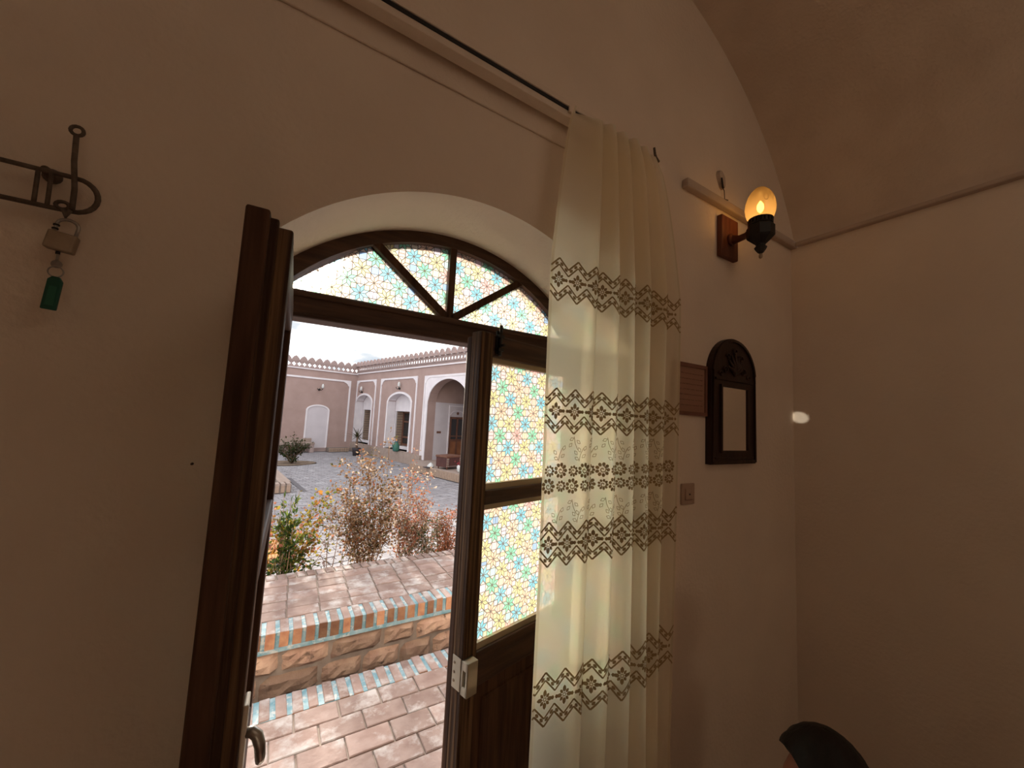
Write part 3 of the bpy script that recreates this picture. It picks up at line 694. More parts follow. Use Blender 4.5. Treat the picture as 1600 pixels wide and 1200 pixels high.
# light switch
sw = empty('light_switch', (1.522, WY, 1.32), label='small square light switch on the wall right of the curtain', category='switch')
SWM = mat('switch_plastic', (.46,.33,.25), .5, (.43,.31,.23), 12)
mb = MB(); mb.box((1.478, WY-.010, 1.277), (1.566, WY, 1.365)); bevel(tob(mb, 'plate', SWM, sw), .004, 3)
mb = MB(); mb.box((1.497, WY-.015, 1.297), (1.547, WY-.009, 1.345)); bevel(tob(mb, 'rocker', SWM, sw), .003)
mb = MB(); mb.lathe([(.0035, 0), (.0035, .002), (.002, .003)], (1.522, WY-.015, 1.321), 10, ax='y'); tob(mb, 'indicator', BLACKM, sw)
# nail in the wall left of the doorway
mb = MB(); mb.lathe([(.0028, 0), (.0028, .004), (.0018, .006)], (0, 0, 0), 8, ax='y'); o = mb.obj('wall_nail', IRON); o.location = (-.138, WY, 1.474); o['label'] = 'tiny dark nail head in the bare wall left of the open door leaf'; o['category'] = 'nail'

# ================================================================== HOOK RACK, PADLOCK, KEYS (LEFT WALL PART)
HY = 1.0
rk = empty('hook_rack', (-.5, WY, 1.96), label='long rounded iron wire rack fixed to the wall at the upper left', category='rack')
pth = [(-.75, HY, 1.997), (-.36, HY, 1.999)] + [(-.351+.031*math.sin(math.pi*i/12), HY, 1.967+.032*math.cos(math.pi*i/12)) for i in range(1, 12)] + [(-.36, HY, 1.935), (-.75, HY, 1.931)] + [(-.755-.031*math.sin(math.pi*i/8), HY, 1.964-.033*math.cos(math.pi*i/8)) for i in range(1, 8)]
mb = MB(); mb.tube(pth, .0044, 8, closed=True); tob(mb, 'wire_loop', IRON, rk)
for x in (-.398, -.382, -.62, -.60):
    mb = MB(); mb.tube([(x, HY-.001, 1.998), (x+.001, HY-.001, 1.935)], .0032, 6); tob(mb, 'cross_wire', IRON, rk)
for x in (-.391, -.611):
    mb = MB(); mb.lathe([(.013, 0), (.013, .006), (.009, .012), (.006, .030)], (x, WY-.0, 2.002), 14, ax='y'); tob(mb, 'mounting_boss', IRON, rk)
def rod(x0, z0, x1, z1, label, name='eye_rod'):
    t = empty(name, (x0, HY-.012, z0), label=label, category='hook')
    y = HY-.011
    ring = lambda cx, cz, r, sq=1: [(cx+r*math.cos(2*math.pi*k/14), y, cz+r*sq*math.sin(2*math.pi*k/14)) for k in range(14)]
    mb = MB(); mb.tube([(x0, y, z0-.009), (x0*.6+x1*.4-.001, y-.001, (z0*.6+z1*.4)), (x0*.25+x1*.75+.0015, y, (z0*.25+z1*.75)), (x1, y, z1)], .0042, 8); tob(mb, 'shaft', IRON, t)
    mb = MB(); mb.tube(ring(x0, z0, .0085), .0030, 7, closed=True); tob(mb, 'upper_eye', IRON, t)
    mb = MB(); mb.tube(ring(x1-.012, z1+.002, .0085, .8), .0032, 7, closed=True); tob(mb, 'lower_eye', IRON, t)
    mb = MB(); mb.tube([(x1-.010, y-.001, z1-.004), (x1-.006, y-.001, z1-.018), (x1-.002, y-.001, z1-.004)], .0042, 7); tob(mb, 'tip', IRON, t)
    return t
rod(-.356, 2.083, -.347, 1.937, 'iron hook rod with an eye at each end, holding the padlock on the wire rack')
rod(-.462, 2.089, -.455, 1.937, 'iron hook rod cut off by the left edge of the picture', 'eye_rod')
# padlock
pk = empty('padlock', (-.352, HY-.014, 1.89), label='worn brass padlock hanging from the hook rod on the wire rack', category='padlock')
y = HY-.013
tl = R(-8)
def tilt(x, z): dx, dz = x+.352, z-1.872; return (-.352+dx*math.cos(tl)-dz*math.sin(tl), 1.872+dx*math.sin(tl)+dz*math.cos(tl))
mb = MB(); q = [tilt(x, z) for x, z in ((-.3705,1.855), (-.3335,1.855), (-.3335,1.888), (-.3705,1.888))]
mb.prism(q, lambda a, b: (a, y-.009, b), lambda a, b: (a, y+.009, b)); bevel(tob(mb, 'body', BRASSG, pk), .003, 3)
mb = MB(); pp = [tilt(x, z) for x, z in [(-.3655,1.884), (-.3655,1.901)]+[(-.352-.0135*math.cos(math.pi*k/8), 1.903+.0115*math.sin(math.pi*k/8)) for k in range(9)]+[(-.3385,1.898), (-.3385,1.884)]]
mb.tube([(a, y, b) for a, b in pp], .0028, 8); tob(mb, 'shackle', STEEL, pk)
for dz in (1.8995, 1.8925):
    mb = MB(); a, b = tilt(-.3655, dz); mb.lathe([(.0042, -.0014), (.0042, .0014)], (a, y, b), 10); tob(mb, 'shackle_band', BLACKM, pk)
mb = MB(); a, b = tilt(-.352, 1.853); mb.lathe([(.003, -.004), (.003, .001)], (a, y, b), 10); tob(mb, 'keyhole', BLACKM, pk)
ky = empty('keyring', (-.353, y, 1.84), label='small key and split ring with a dark green plastic tag below the padlock', category='keys')
mb = MB(); mb.box((-.3560, y-.0008, 1.836), (-.3520, y+.0008, 1.853)); mb.lathe([(.0072, -.0008), (.0072, .0008)], (-.354, y, 1.831), 14, ax='y'); tob(mb, 'key', STEEL, ky)
mb = MB(); mb.tube([(-.353+.0095*math.cos(2*math.pi*k/16), y-.0015, 1.817+.0095*math.sin(2*math.pi*k/16)) for k in range(16)], .0011, 6, closed=True); tob(mb, 'split_ring', STEEL, ky)
mb = MB(); mb.prism([(-.3650,1.7495), (-.3455,1.7480), (-.3425,1.800), (-.347,1.808), (-.356,1.809), (-.3615,1.803)], lambda a, b: (a, y-.003, b), lambda a, b: (a, y+.003, b)); bevel(tob(mb, 'tag', GREENP, ky, label='dark green key tag'), .0015)
mb = MB(); mb.prism([(-.3600,1.757), (-.3495,1.756), (-.3480,1.790), (-.3575,1.791)], lambda a, b: (a, y-.0036, b), lambda a, b: (a, y-.003, b)); tob(mb, 'tag_insert', mat('green_insert', (.03,.14,.09), .3), ky)

# ================================================================== SEATED PERSON (head top at lower right)
SKIN = mat('skin', (.36,.16,.11), .6, (.33,.145,.10), 30, .05)
HAIRM = mat('black_hair', (.006,.005,.005), .55, (.012,.009,.008), 60, .4, stretch=(1,1,.2))
SHIRT = mat('dark_jumper', (.035,.02,.022), .95, (.05,.028,.03), 30, .2)
TROU = mat('dark_trousers', (.02,.02,.024), .95, (.03,.03,.034), 30, .2)
def skin_mesh(verts, edges, radii, root=0, lev=2):
    me = bpy.data.meshes.new('tmp'); me.from_pydata(verts, edges, []); ob = bpy.data.objects.new('tmp', me); COL.objects.link(ob)
    md = ob.modifiers.new('s', 'SKIN'); sv = me.skin_vertices[0].data
    for i, r in enumerate(radii): sv[i].radius = (r, r) if not isinstance(r, tuple) else r
    for i in range(len(radii)): sv[i].use_root = (i == root)
    ss = ob.modifiers.new('u', 'SUBSURF'); ss.levels = lev; ss.render_levels = lev
    dg = bpy.context.evaluated_depsgraph_get(); ev = ob.evaluated_get(dg); m2 = ev.to_mesh()
    v = [tuple(p.co) for p in m2.vertices]; f = [tuple(p.vertices) for p in m2.polygons]
    ev.to_mesh_clear(); bpy.data.objects.remove(ob); bpy.data.meshes.remove(me)
    return v, f
PX, PYY = 1.36, .47
pr = empty('person', (PX, PYY, -.10), math.atan2(.62, -.78), label='black-haired person sitting on the floor at lower right, only the head top showing', category='person')
# local frame: +x = facing direction, z up
V = [(0,0,.15),(0,0,.34),(.01,0,.50),(.02,0,.60),(.03,0,.655), (.02,.10,.12),(.34,.30,.16),(.30,.02,.07),(.34,-.08,.06), (.02,-.10,.12),(.34,-.30,.16),(.24,-.04,.07),(.24,.08,.06),
     (0,.16,.53),(.06,.23,.30),(.27,.20,.24),(.32,.19,.235), (0,-.16,.53),(.06,-.23,.30),(.27,-.20,.24),(.32,-.19,.235)]
Ed = [(0,1),(1,2),(2,3),(3,4),(0,5),(5,6),(6,7),(7,8),(0,9),(9,10),(10,11),(11,12),(2,13),(13,14),(14,15),(15,16),(2,17),(17,18),(18,19),(19,20)]
Rd = [(.13,.11),(.125,.10),(.13,.10),.055,.05,.085,.062,.045,.035,.085,.062,.045,.035,.055,.042,.030,.034,.055,.042,.030,.034]
bv, bf = skin_mesh(V, Ed, Rd)
mb = MB(); mb.add(bv, bf, 0, True)
for sg in (1, -1):      # fingers resting on the knees
    for k in range(4):
        L = (.045,.052,.049,.038)[k]; yy = sg*(.19+(k-1.5)*.019); z0 = .238
        mb.tube([(.30, yy, z0), (.335, yy, z0+.004), (.335+L*.6, yy, z0-.008), (.335+L, yy, z0-.025)], [.010, .0095, .009, .0065], 8, 0)
    mb.tube([(.28, sg*.17, .24), (.305, sg*.148, .243), (.335, sg*.142, .232)], [.011, .010, .007], 8, 0)
# head: an ovoid with brow, nose, lips, chin and ears
DH = -.405
hc = Vector((.045, 0, 1.125+DH)); NU, NV = 32, 24; b0 = len(mb.v)
for j in range(NV+1):
    th = math.pi*j/NV
    for i in range(NU):
        ph = 2*math.pi*i/NU; x = math.sin(th)*math.cos(ph); yy = math.sin(th)*math.sin(ph); z = math.cos(th)
        rx, ry, rz = .094, .074, .112
        fx = 1.0
        if z < -.2: fx -= .18*(-z-.2)
        p = Vector((x*rx*fx, yy*ry*(1-.25*max(0, -z-.1)), z*rz))
        if x > .6:
            p.x += .020*math.exp(-((yy/.16)**2+((z+.10)/.14)**2)) + .006*math.exp(-((yy/.3)**2+((z+.42)/.06)**2)) + .008*math.exp(-((yy/.3)**2+((z+.66)/.12)**2)) + .005*math.exp(-((z-.22)/.10)**2)
            p.x -= .007*math.exp(-(((abs(yy)-.36)/.14)**2+((z-.04)/.09)**2))
        mb.v.append(tuple(hc+p))
for j in range(NV):
    for i in range(NU):
        i2 = (i+1) % NU; mb.face((b0+j*NU+i, b0+j*NU+i2, b0+(j+1)*NU+i2, b0+(j+1)*NU+i), 0, True)
for sg in (1, -1):
    mb.tube([(.035, sg*.072, 1.145+DH), (.028, sg*.082, 1.14+DH), (.028, sg*.082, 1.115+DH), (.04, sg*.074, 1.10+DH)], [.008, .012, .011, .007], 8, 0)
body = mb.obj('body', SKIN, pr, fix=False)
for sg in (1, -1):
    mb = MB(); mb.lathe([(.001,-.009),(.008,-.005),(.010,0),(.008,.005),(.001,.009)], (.124, sg*.028, 1.132+DH), 12); mb.obj('eye', CLAY, pr)
mb = MB(); b0 = 0
for j in range(17):      # hair cap, longer at the back and the sides
    for i in range(36):
        ph = 2*math.pi*i/36; front = (1+math.cos(ph))/2
        th = (math.pi*(.62-.33*front**1.5))*j/16; wob = 1+.02*math.sin(9*ph+j)
        x = math.sin(th)*math.cos(ph)*.110*wob; yy = math.sin(th)*math.sin(ph)*.100*wob; z = math.cos(th)*.132
        mb.v.append((hc.x-.010+x, yy, hc.z+.002+z))
for j in range(16):
    for i in range(36):
        i2 = (i+1) % 36; mb.face((j*36+i, j*36+i2, (j+1)*36+i2, (j+1)*36+i), 0, True)
pr.scale = (.92, .92, 1.045)
ho = mb.obj('hair', HAIRM, pr, fix=False); md = ho.modifiers.new('t', 'SOLIDIFY'); md.thickness = .018; md.offset = -1
tv = [0,1,2,3,13,14,15,17,18,19]; rem = {a: i for i, a in enumerate(tv)}
bv, bf = skin_mesh([V[i] for i in tv], [(rem[a], rem[b]) for a, b in Ed if a in rem and b in rem], [tuple(q+.012 for q in Rd[i]) if isinstance(Rd[i], tuple) else Rd[i]+.011 for i in tv])
mb = MB(); mb.add(bv, bf, 0, True); mb.obj('jumper', SHIRT, pr, fix=False)
tv = [0,5,6,7,9,10,11]; rem = {a: i for i, a in enumerate(tv)}
bv, bf = skin_mesh([V[i] for i in tv], [(rem[a], rem[b]) for a, b in Ed if a in rem and b in rem], [(.142,.122) if i == 0 else Rd[i]+.012 for i in tv])
mb = MB(); mb.add(bv, bf, 0, True); mb.obj('trousers', TROU, pr, fix=False)
# ================================================================== OUTSIDE: LANDING, TRENCH, TERRACE
def brick_mesh(lx, ly, lz, seed, mats, front=False):
    rn = random.Random(seed); j = lambda s=.0022: rn.uniform(-s, s)
    b = .004; mb = MB()
    x, y_, z = lx/2, ly/2, lz
    low = [(-x+j(), -y_+j(), 0), (x+j(), -y_+j(), 0), (x+j(), y_+j(), 0), (-x+j(), y_+j(), 0)]
    mid = [(p[0], p[1], z-b) for p in low]; top = [(p[0]*(1-b/x), p[1]*(1-b/y_), z+j(.0015)) for p in low]
    mb.v = low+mid+top
    for i in range(4):
        k = (i+1) % 4; mb.face((i, k, 4+k, 4+i), 1 if front and i == 0 else 0); mb.face((4+i, 4+k, 8+k, 8+i))
    mb.face((8, 9, 10, 11)); return mb.mesh('brick', mats)
BV = [brick_mesh(.205, .132, .05, k, [BRICK]) for k in range(6)]
RV = [brick_mesh(.052, .175, .10, k+20, [BRICK, BRICKF], True) for k in range(6)]
rn = random.Random(5)
def lay(parent, meshes, x, y_, z, rz=0, name='brick'):
    o = bpy.data.objects.new(name, rn.choice(meshes)); COL.objects.link(o); o.parent = parent
    o.location = (x, y_, z+rn.uniform(-.0025, .0025)); o.rotation_euler = (rn.uniform(-.006,.006), rn.uniform(-.006,.006), rz+rn.uniform(-.012,.012)); return o
# landing
ld = empty('landing', (.5, 2.0, 0), kind='structure')
def lob(mb, name, m, root, **kw): return tob(mb, name, m, root, **kw)
mb = MB(); mb.box((-1.2, WT, -.40), (2.4, 2.42, -.009)); lob(mb, 'mortar_bed', MORTAR, ld)
mb = MB(); mb.box((-1.2, 2.42, -.40), (2.4, 2.592, -.006)); lob(mb, 'turquoise_joints', TURQ, ld, label='turquoise painted mortar between the edge bricks')
for r_ in range(7):
    yy = 2.345 - r_*.140
    for c in range(12):
        x = -.739 + c*.213 + (.106 if r_ % 2 else 0)
        if x < 1.75: lay(ld, BV, x-.5, yy-2.0, -.05)
for c in range(35):
    x = -.8285+c*.0765
    o = lay(ld, RV, x-.5, 2.505-2.0+.004*math.sin(c*1.7), -.099)
# trench floor and terrace
mb = MB(); mb.box((-1.2, 2.55, -.60), (3.4, 3.03, -.42)); mb.obj('trench_floor', MORTAR, kind='structure')
tc_ = empty('terrace', (1.0, 3.4, 0), kind='structure')
TZ = .15; TY = 2.985
mb = MB(); mb.box((-1.2, TY+.02, -.60), (3.4, TY+1.02, TZ-.009)); lob(mb, 'mortar_bed', MORTAR, tc_)
mb = MB(); mb.box((-1.2, TY+.008, TZ-.112), (3.4, TY+.18, TZ-.006)); mb.box((-1.2, TY-.004, TZ-.122), (3.4, TY+.05, TZ-.098)); lob(mb, 'turquoise_joints', TURQ, tc_, label='turquoise painted mortar around the edge bricks')
for c in range(44):
    x = -.905+c*.0765+.01; lay(tc_, RV, x-1.0, TY+.088-3.4+.003*math.sin(c*2.3), TZ-.099)
for r_ in range(5):
    yy = TY+.25+r_*.140
    for c in range(16):
        x = -.772+c*.214+r_*.006; lay(tc_, BV, x-1.0, yy-3.4, TZ-.05)
RV2 = [brick_mesh(.060, .110, .06, k+40, [BRICK]) for k in range(4)]
for c in range(46):
    x = -.90+c*.076; lay(tc_, RV2, x-1.0, TY+.95-3.4, TZ-.058, .10)
# large irregular blocks of the riser
for r_, (z0, z1) in enumerate(((-.115, .028), (-.27, -.120), (-.42, -.275))):
    x = -1.02 + r_*.13
    while x < 2.0:
        L = rn.uniform(.24, .36); mb = MB(); q = []
        for (a, b) in ((0,0), (1,0), (1,1), (0,1)): q.append((x+.006+(L-.012)*a+rn.uniform(-.008,.008), z0+.004+(z1-z0-.008)*b+rn.uniform(-.006,.006)))
        dpt = rn.uniform(.0, .018); GX, GZ_ = 6, 4
        for j in range(GZ_+1):
            for i in range(GX+1):
                a, b = i/GX, j/GZ_
                px_ = (q[0][0]*(1-a)+q[1][0]*a)*(1-b)+(q[3][0]*(1-a)+q[2][0]*a)*b; pz_ = (q[0][1]*(1-a)+q[1][1]*a)*(1-b)+(q[3][1]*(1-a)+q[2][1]*a)*b
                edge = i in (0, GX) or j in (0, GZ_)
                mb.v.append((px_+rn.uniform(-.004,.004), TY+(.024 if edge else -.004-dpt+rn.uniform(-.010,.012)), pz_+rn.uniform(-.004,.004)))
        for j in range(GZ_):
            for i in range(GX): k = j*(GX+1)+i; mb.face((k, k+1, k+GX+2, k+GX+1))
        tob(mb, 'block', STONE, tc_); x += L

# ================================================================== COURTYARD
GZ = -.30
K0 = Vector((3.238, 19.841, GZ)); AZ = R(193.5)
axs = Vector((math.cos(AZ), math.sin(AZ), 0)); axt = Vector((-math.sin(AZ), math.cos(AZ), 0))
def yard(s, t, h=0): return K0 + axs*s + axt*t + Vector((0,0,h))
mb = MB(); mb.box((-14, TY+1.0, GZ-.2), (16, 40, GZ-.012)); mb.obj('ground', PAVE, kind='structure')
mb = MB(); mb.box((-2.5, TY+1.02, GZ-.05), (4.6, 5.0, GZ+.03)); mb.obj('planting_bed', SOIL, kind='structure')
pv = MB(); rp = random.Random(9)
r_ = 0; t = .3
while t < 15.6:
    s = -1.0-(.5 if t > 12 else 0) + (.12 if r_ % 2 else 0)
    while s < 6.6:
        p = yard(s, t)
        if s > .18 and not (s < 1.05 and t > 6.0) and not (t < .6) and (p-Vector((.45,15.3,GZ))).length > .8 and not (-2.2 < p.x < .50 and 9.95 < p.y < 13.4) and p.y > 5.02 and -.55 < p.x < 5.2 and p.x < p.y*.42+1.2:
            l2, w2 = .113, .054; z0 = rp.uniform(-.004, .004)
            q = [yard(s+a*l2+rp.uniform(-.003,.003), t+b*w2+rp.uniform(-.003,.003)) for a, b in ((-1,-1),(1,-1),(1,1),(-1,1))]
            b0 = len(pv.v); pv.v += [(a.x, a.y, GZ-.013) for a in q] + [(a.x, a.y, GZ+z0) for a in q]
            pv.face((b0+4, b0+5, b0+6, b0+7))
            for i in range(4): pv.face((b0+i, b0+(i+1)%4, b0+4+(i+1)%4, b0+4+i))
        s += .24
    t += .122; r_ += 1
pvo = pv.obj('courtyard_pavers', PAVE); pvo['kind'] = 'stuff'; pvo['label'] = 'grey brick paving covering the courtyard'; pvo['category'] = 'paving'

# --- buildings round the yard: local x = s, local y = t, z = h
cb = empty('courtyard_building', K0, AZ, label='pink rendered courtyard building with white arched niches and a scalloped parapet', category='building')
far = lambda u, d_, h: (u, d_, h)             # far side: u = s, d = towards us
wing = lambda u, d_, h: (d_, u, h)            # right wing: u = t, d = towards the yard
def parch(c, hw, sp, rise, p=2.0, q=.62): return lambda u: sp + rise*max(0, 1-abs((u-c)/hw)**p)**q
A1 = parch(.93, .87, 2.33, .37); A2 = parch(4.24, .97, 2.36, .37); A3 = parch(7.55, 1.22, 2.38, .82, 2.0, .55)
mb = MB()
wall_strip(mb, wing, -.5, 12.5, 0, 3.67, -.36, 0, [(.06, 1.80, .43, A1, 18), (3.27, 5.21, .43, A2, 18), (6.33, 8.77, .22, A3, 24)])
mb.obj('wing_wall', PINK, cb, fix=False)
mb = MB(); mb.box((0, -.5, 0), (9.0, 0, 3.67)); mb.box((-7, -.5, 3.3), (-.36, 12.5, 3.5)); mb.obj('end_wall', PINK, cb)
def arch_line(fn, c, hw, hb, k=20): return [(c-hw, hb)] + [(c-hw+2*hw*i/k, fn(c-hw+2*hw*i/k)) for i in range(k+1)] + [(c+hw, hb)]
def trim(pts, w, mp, name='white_border', d0=-.005, d1=.03):
    mb = MB(); mb.ribbon(pts, w, mp, d0, d1); mb.obj(name, WHITEP, cb)
for fn, c, hw, hb in ((A1, .93, .87, .43), (A2, 4.24, .97, .43)):
    trim(arch_line(fn, c, hw, hb), .085, wing)
    mb = MB(); L = arch_line(fn, c, hw-.012, hb); mb.ribbon(L, .02, wing, -.345, .0); mb.obj('niche_lining', WHITEP, cb)
    # white back wall with a brick-lined window opening
    mb = MB(); u0, u1 = c-hw+.10, c+hw-.04
    wall_strip(mb, wing, c-hw-.05, c+hw+.05, .43, 2.85, -.42, -.36, [(u0, u1, .55, lambda u: 1.98, 1)]); mb.obj('niche_back', WHITEP, cb, fix=False)
    mb = MB(); mb.box((c-hw-.05, -.36, .35), (c+hw+.05, .02, .43), 0, wing); mb.obj('niche_sill', BEIGEST, cb)
    jm = MB()
    for r_ in range(13):
        z = .55+r_*.11
        for k in range(2):
            off = .06 if r_ % 2 else 0
            jm.box((u0-.12, -.44-.13*k-off*.0-.118, z), (u0+.012, -.44-.13*k, z+.078), 0, wing)
    jo = jm.obj('jamb_bricks', YBRICK, cb); jo['kind'] = 'stuff'
    mb = MB(); mb.box((u0-.2, -.72, .43), (u0-.02, -.42, 2.1), 0, wing); mb.box((u0-.2, -.72, 1.98), (u1+.2, -.42, 2.12), 0, wing); mb.obj('jamb_core', MORTAR, cb)
    wf = MB()
    for a, b, z0, z1 in ((u0, u0+.07, .55, 1.98), (u1-.07, u1, .55, 1.98), (u0, u1, .55, .62), (u0, u1, 1.91, 1.98), ((u0+u1)/2-.04, (u0+u1)/2+.04, .55, 1.98), (u0, u1, 1.52, 1.58), (u0, u1, .86, .93)):
        wf.box((a, -.76, z0), (b, -.70, z1), 0, wing)
    wo = wf.obj('window', BROWNP, cb)
    for a, b in ((u0+.07, (u0+u1)/2-.04), ((u0+u1)/2+.04, u1-.07)):
        for z0, z1 in ((.62, .86), (.93, 1.52), (1.58, 1.91)):
            mb = MB(); mb.box((a, -.745, z0), (b, -.735, z1), 0, wing); mb.obj('pane', DARKG, wo)
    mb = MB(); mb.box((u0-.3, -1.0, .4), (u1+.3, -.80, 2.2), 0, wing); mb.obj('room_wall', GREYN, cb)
# panel borders with small corner brackets
def panel(u0, u1, h0, h1, mp, right=True):
    P = [(u0, h0), (u0, h1), (u1, h1)] + ([(u1, h0)] if right else [])
    trim(P, .075, mp)
    for uu, sg in ((u0, 1), (u1, -1)):
        if sg < 0 and not right: continue
        mb = MB(); pts = [(0,0), (.30,0), (.27,-.06), (.19,-.09), (.12,-.15), (.09,-.22), (0,-.26)]
        if sg < 0: pts = [(-a, b) for a, b in pts][::-1]
        mb.prism(pts, lambda a, b: mp(uu+a, -.004, h1+b), lambda a, b: mp(uu+a, .028, h1+b)); mb.obj('corner_bracket', WHITEP, cb)
panel(-.02+.10, 2.05, .43, 3.32, wing); panel(2.58, 5.52, .43, 3.32, wing); panel(6.10, 12.0, .28, 3.30, wing, False)
panel(.34, 3.36, .43, 3.28, far); panel(3.9, 7.2, .43, 3.28, far)
trim([(-.3, 3.69), (12.4, 3.69)], .045, wing, 'white_band', -.01, .05); trim([(0, 3.66), (8.9, 3.66)], .045, far, 'white_band', -.01, .05)
# blind white arch on the far wall
FA = parch(1.68, .47, 1.86, .21); mb = MB()
poly = [(1.21, .14), (2.15, .14)] + [(2.15-.94*i/16, FA(2.15-.94*i/16)) for i in range(17)]
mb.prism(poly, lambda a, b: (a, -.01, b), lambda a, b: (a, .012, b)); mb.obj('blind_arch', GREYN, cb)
trim(arch_line(FA, 1.68, .47, .14), .06, far, 'white_border', 0, .035)
# white spandrel and the porch behind the big arch
mb = MB(); sp = [(6.33+2.44*i/24, A3(6.33+2.44*i/24)) for i in range(25)]
for i in range(24):
    a, b = sp[i], sp[i+1]; mb.hexa([wing(a[0],.001,a[1]), wing(b[0],.001,b[1]), wing(b[0],.016,b[1]), wing(a[0],.016,a[1]), wing(a[0],.001,3.26), wing(b[0],.001,3.26), wing(b[0],.016,3.26), wing(a[0],.016,3.26)])
mb.box((6.15, .001, .25), (6.33, .016, 3.26), 0, wing); mb.box((8.77, .001, .25), (8.95, .016, 3.26), 0, wing); mb.obj('spandrel', WHITEP, cb)
trim(arch_line(A3, 7.55, 1.22, .25), .05, wing, 'white_border', 0, .03)
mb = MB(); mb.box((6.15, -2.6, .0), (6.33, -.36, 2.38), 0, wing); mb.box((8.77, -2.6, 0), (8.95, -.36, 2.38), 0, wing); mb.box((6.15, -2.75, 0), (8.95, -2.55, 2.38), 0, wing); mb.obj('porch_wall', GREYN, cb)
mb = MB(); mb.box((6.15, -2.6, 2.38), (6.335, -.36, 3.4), 0, wing); mb.box((8.765, -2.6, 2.38), (8.95, -.36, 3.4), 0, wing); mb.box((6.15, -2.75, 2.38), (8.95, -2.54, 3.4), 0, wing); mb.box((6.1, -2.7, 3.3), (9.0, -.36, 3.4), 0, wing)
mb.obj('porch_vault', PINK, cb)
mb = MB(); mb.box((6.0, -2.6, 0), (12.2, .0, .24), 0, wing); mb.box((6.9, 0, 0), (12.2, .87, .24), 0, wing); mb.hexa([wing(6.9,0,0), wing(6.9,.87,0), wing(6.2,.35,0), wing(6.2,0,0), wing(6.9,0,.24), wing(6.9,.87,.24), wing(6.2,.35,.24), wing(6.2,0,.24)]); mb.obj('porch_platform', BEIGEST, cb)
for k in range(34):
    u = 6.95+k*.085; mb = MB(); mb.box((u-.036, .86, .02), (u+.036, .905, .235), 0, wing); mb.obj('brick', YBRICK, cb)
# porch door on the side wall facing us (local y = 6.33)
side = lambda u, d_, h: (-u, 6.33+d_, h)      # u = depth into the porch
mb = MB(); mb.ribbon([(1.0, .25), (1.0, 2.28), (1.98, 2.28)], .05, side, -.01, .03); mb.ribbon([(1.80, .25), (1.80, 1.92)], .10, side, -.01, .03); mb.obj('white_border', WHITEP, cb)
mb = MB(); L = [(1.05+.70*i/14, 1.88+.22*math.sqrt(max(0, 1-((1.05+.70*i/14-1.40)/.36)**2))) for i in range(15)]; mb.ribbon(L, .03, side, -.01, .025); mb.obj('white_border', WHITEP, cb)
mb = MB(); mb.lathe([(.055, 0), (.055, .02)], (0,0,0), 10, ax='y'); mb.v = [(-1.40+v[0], 6.335-v[1], 2.0+v[2]) for v in mb.v]; mb.obj('rosette', BROWNP, cb)
pd = MB()
for a, b, z0, z1 in ((1.04, 1.10, .26, 1.86), (1.36, 1.42, .26, 1.86), (1.68, 1.74, .26, 1.86), (1.04, 1.74, 1.78, 1.86), (1.04, 1.74, .92, 1.0), (1.04, 1.74, 1.10, 1.14), (1.04, 1.74, .26, .36)):
    pd.box((a, -.005, z0), (b, .045, z1), 0, side)
pdo = pd.obj('porch_door', BROWNP, cb)
WARM = mat('varnished_panel', (0.196,0.077,0.035), .5, (0.252,0.105,0.049), 5)
for a, b in ((1.10, 1.36), (1.42, 1.68)):
    mb = MB(); mb.box((a, 0, .36), (b, .025, .92), 0, side); mb.obj('door_panel', WARM, pdo)
    for z0, z1 in ((1.0, 1.10), (1.14, 1.78)):
        mb = MB(); mb.box((a, 0, z0), (b, .02, z1), 0, side); mb.obj('pane', DARKG, pdo)
mb = MB(); mb.box((.48, 0, 1.22), (.66, .02, 1.30), 0, side); mb.obj('number_plate', BROWNP, cb, label='small dark plate beside the porch door')
# low brick plinth along both walls
mb = MB(); mb.box((0, 0, 0), (.10, 6.2, .40)); mb.obj('plinth', BEIGEST, cb)
mb = MB(); mb.box((.30, 0, 0), (9, .09, .16)); mb.obj('plinth', PINKD, cb)
# parapets: pierced panels and stepped merlons, each its own piece
def pierced(w, h0, h1, hole, mp_name):
    m2 = MB(); c = (h0+h1)/2; n = 16; T0, T1 = (-.10 if mp_name == 'far' else -.03), 0
    def rad(a): return hole*(.62+.38*abs(math.cos(2*a))) if mp_name == 'far' else hole
    inner = [(rad(2*math.pi*k/n)*math.cos(2*math.pi*k/n), c+rad(2*math.pi*k/n)*math.sin(2*math.pi*k/n)) for k in range(n)]
    outer = []
    for k in range(n):
        a = 2*math.pi*k/n; cx_, sy_ = math.cos(a), math.sin(a); sc_ = min((w/2)/max(1e-6, abs(cx_)), ((h1-h0)/2)/max(1e-6, abs(sy_))); outer.append((cx_*sc_, c+sy_*sc_))
    # corners
    pts = [(x, T1, z) for x, z in outer]+[(x, T1, z) for x, z in inner]+[(x, T0, z) for x, z in outer]+[(x, T0, z) for x, z in inner]
    fs = []
    for k in range(n):
        j = (k+1) % n; fs += [(k, j, n+j, n+k), (2*n+k, 3*n+k, 3*n+j, 2*n+j), (n+k, n+j, 3*n+j, 3*n+k), (k, 2*n+k, 2*n+j, j)]
    m2.add(pts, fs); 
    for sx in (-1, 1):
        for z_, s2 in ((h0, 1), (h1, -1)):
            kk = [q for q in outer]
            # fill the cut corners with a small triangle prism
            near = sorted(outer, key=lambda q: math.dist(q, (sx*w/2, z_)))[:2]
            m2.prism([(sx*w/2, z_), near[0], near[1]], lambda a, b: (a, T1, b), lambda a, b: (a, T0, b))
    return m2
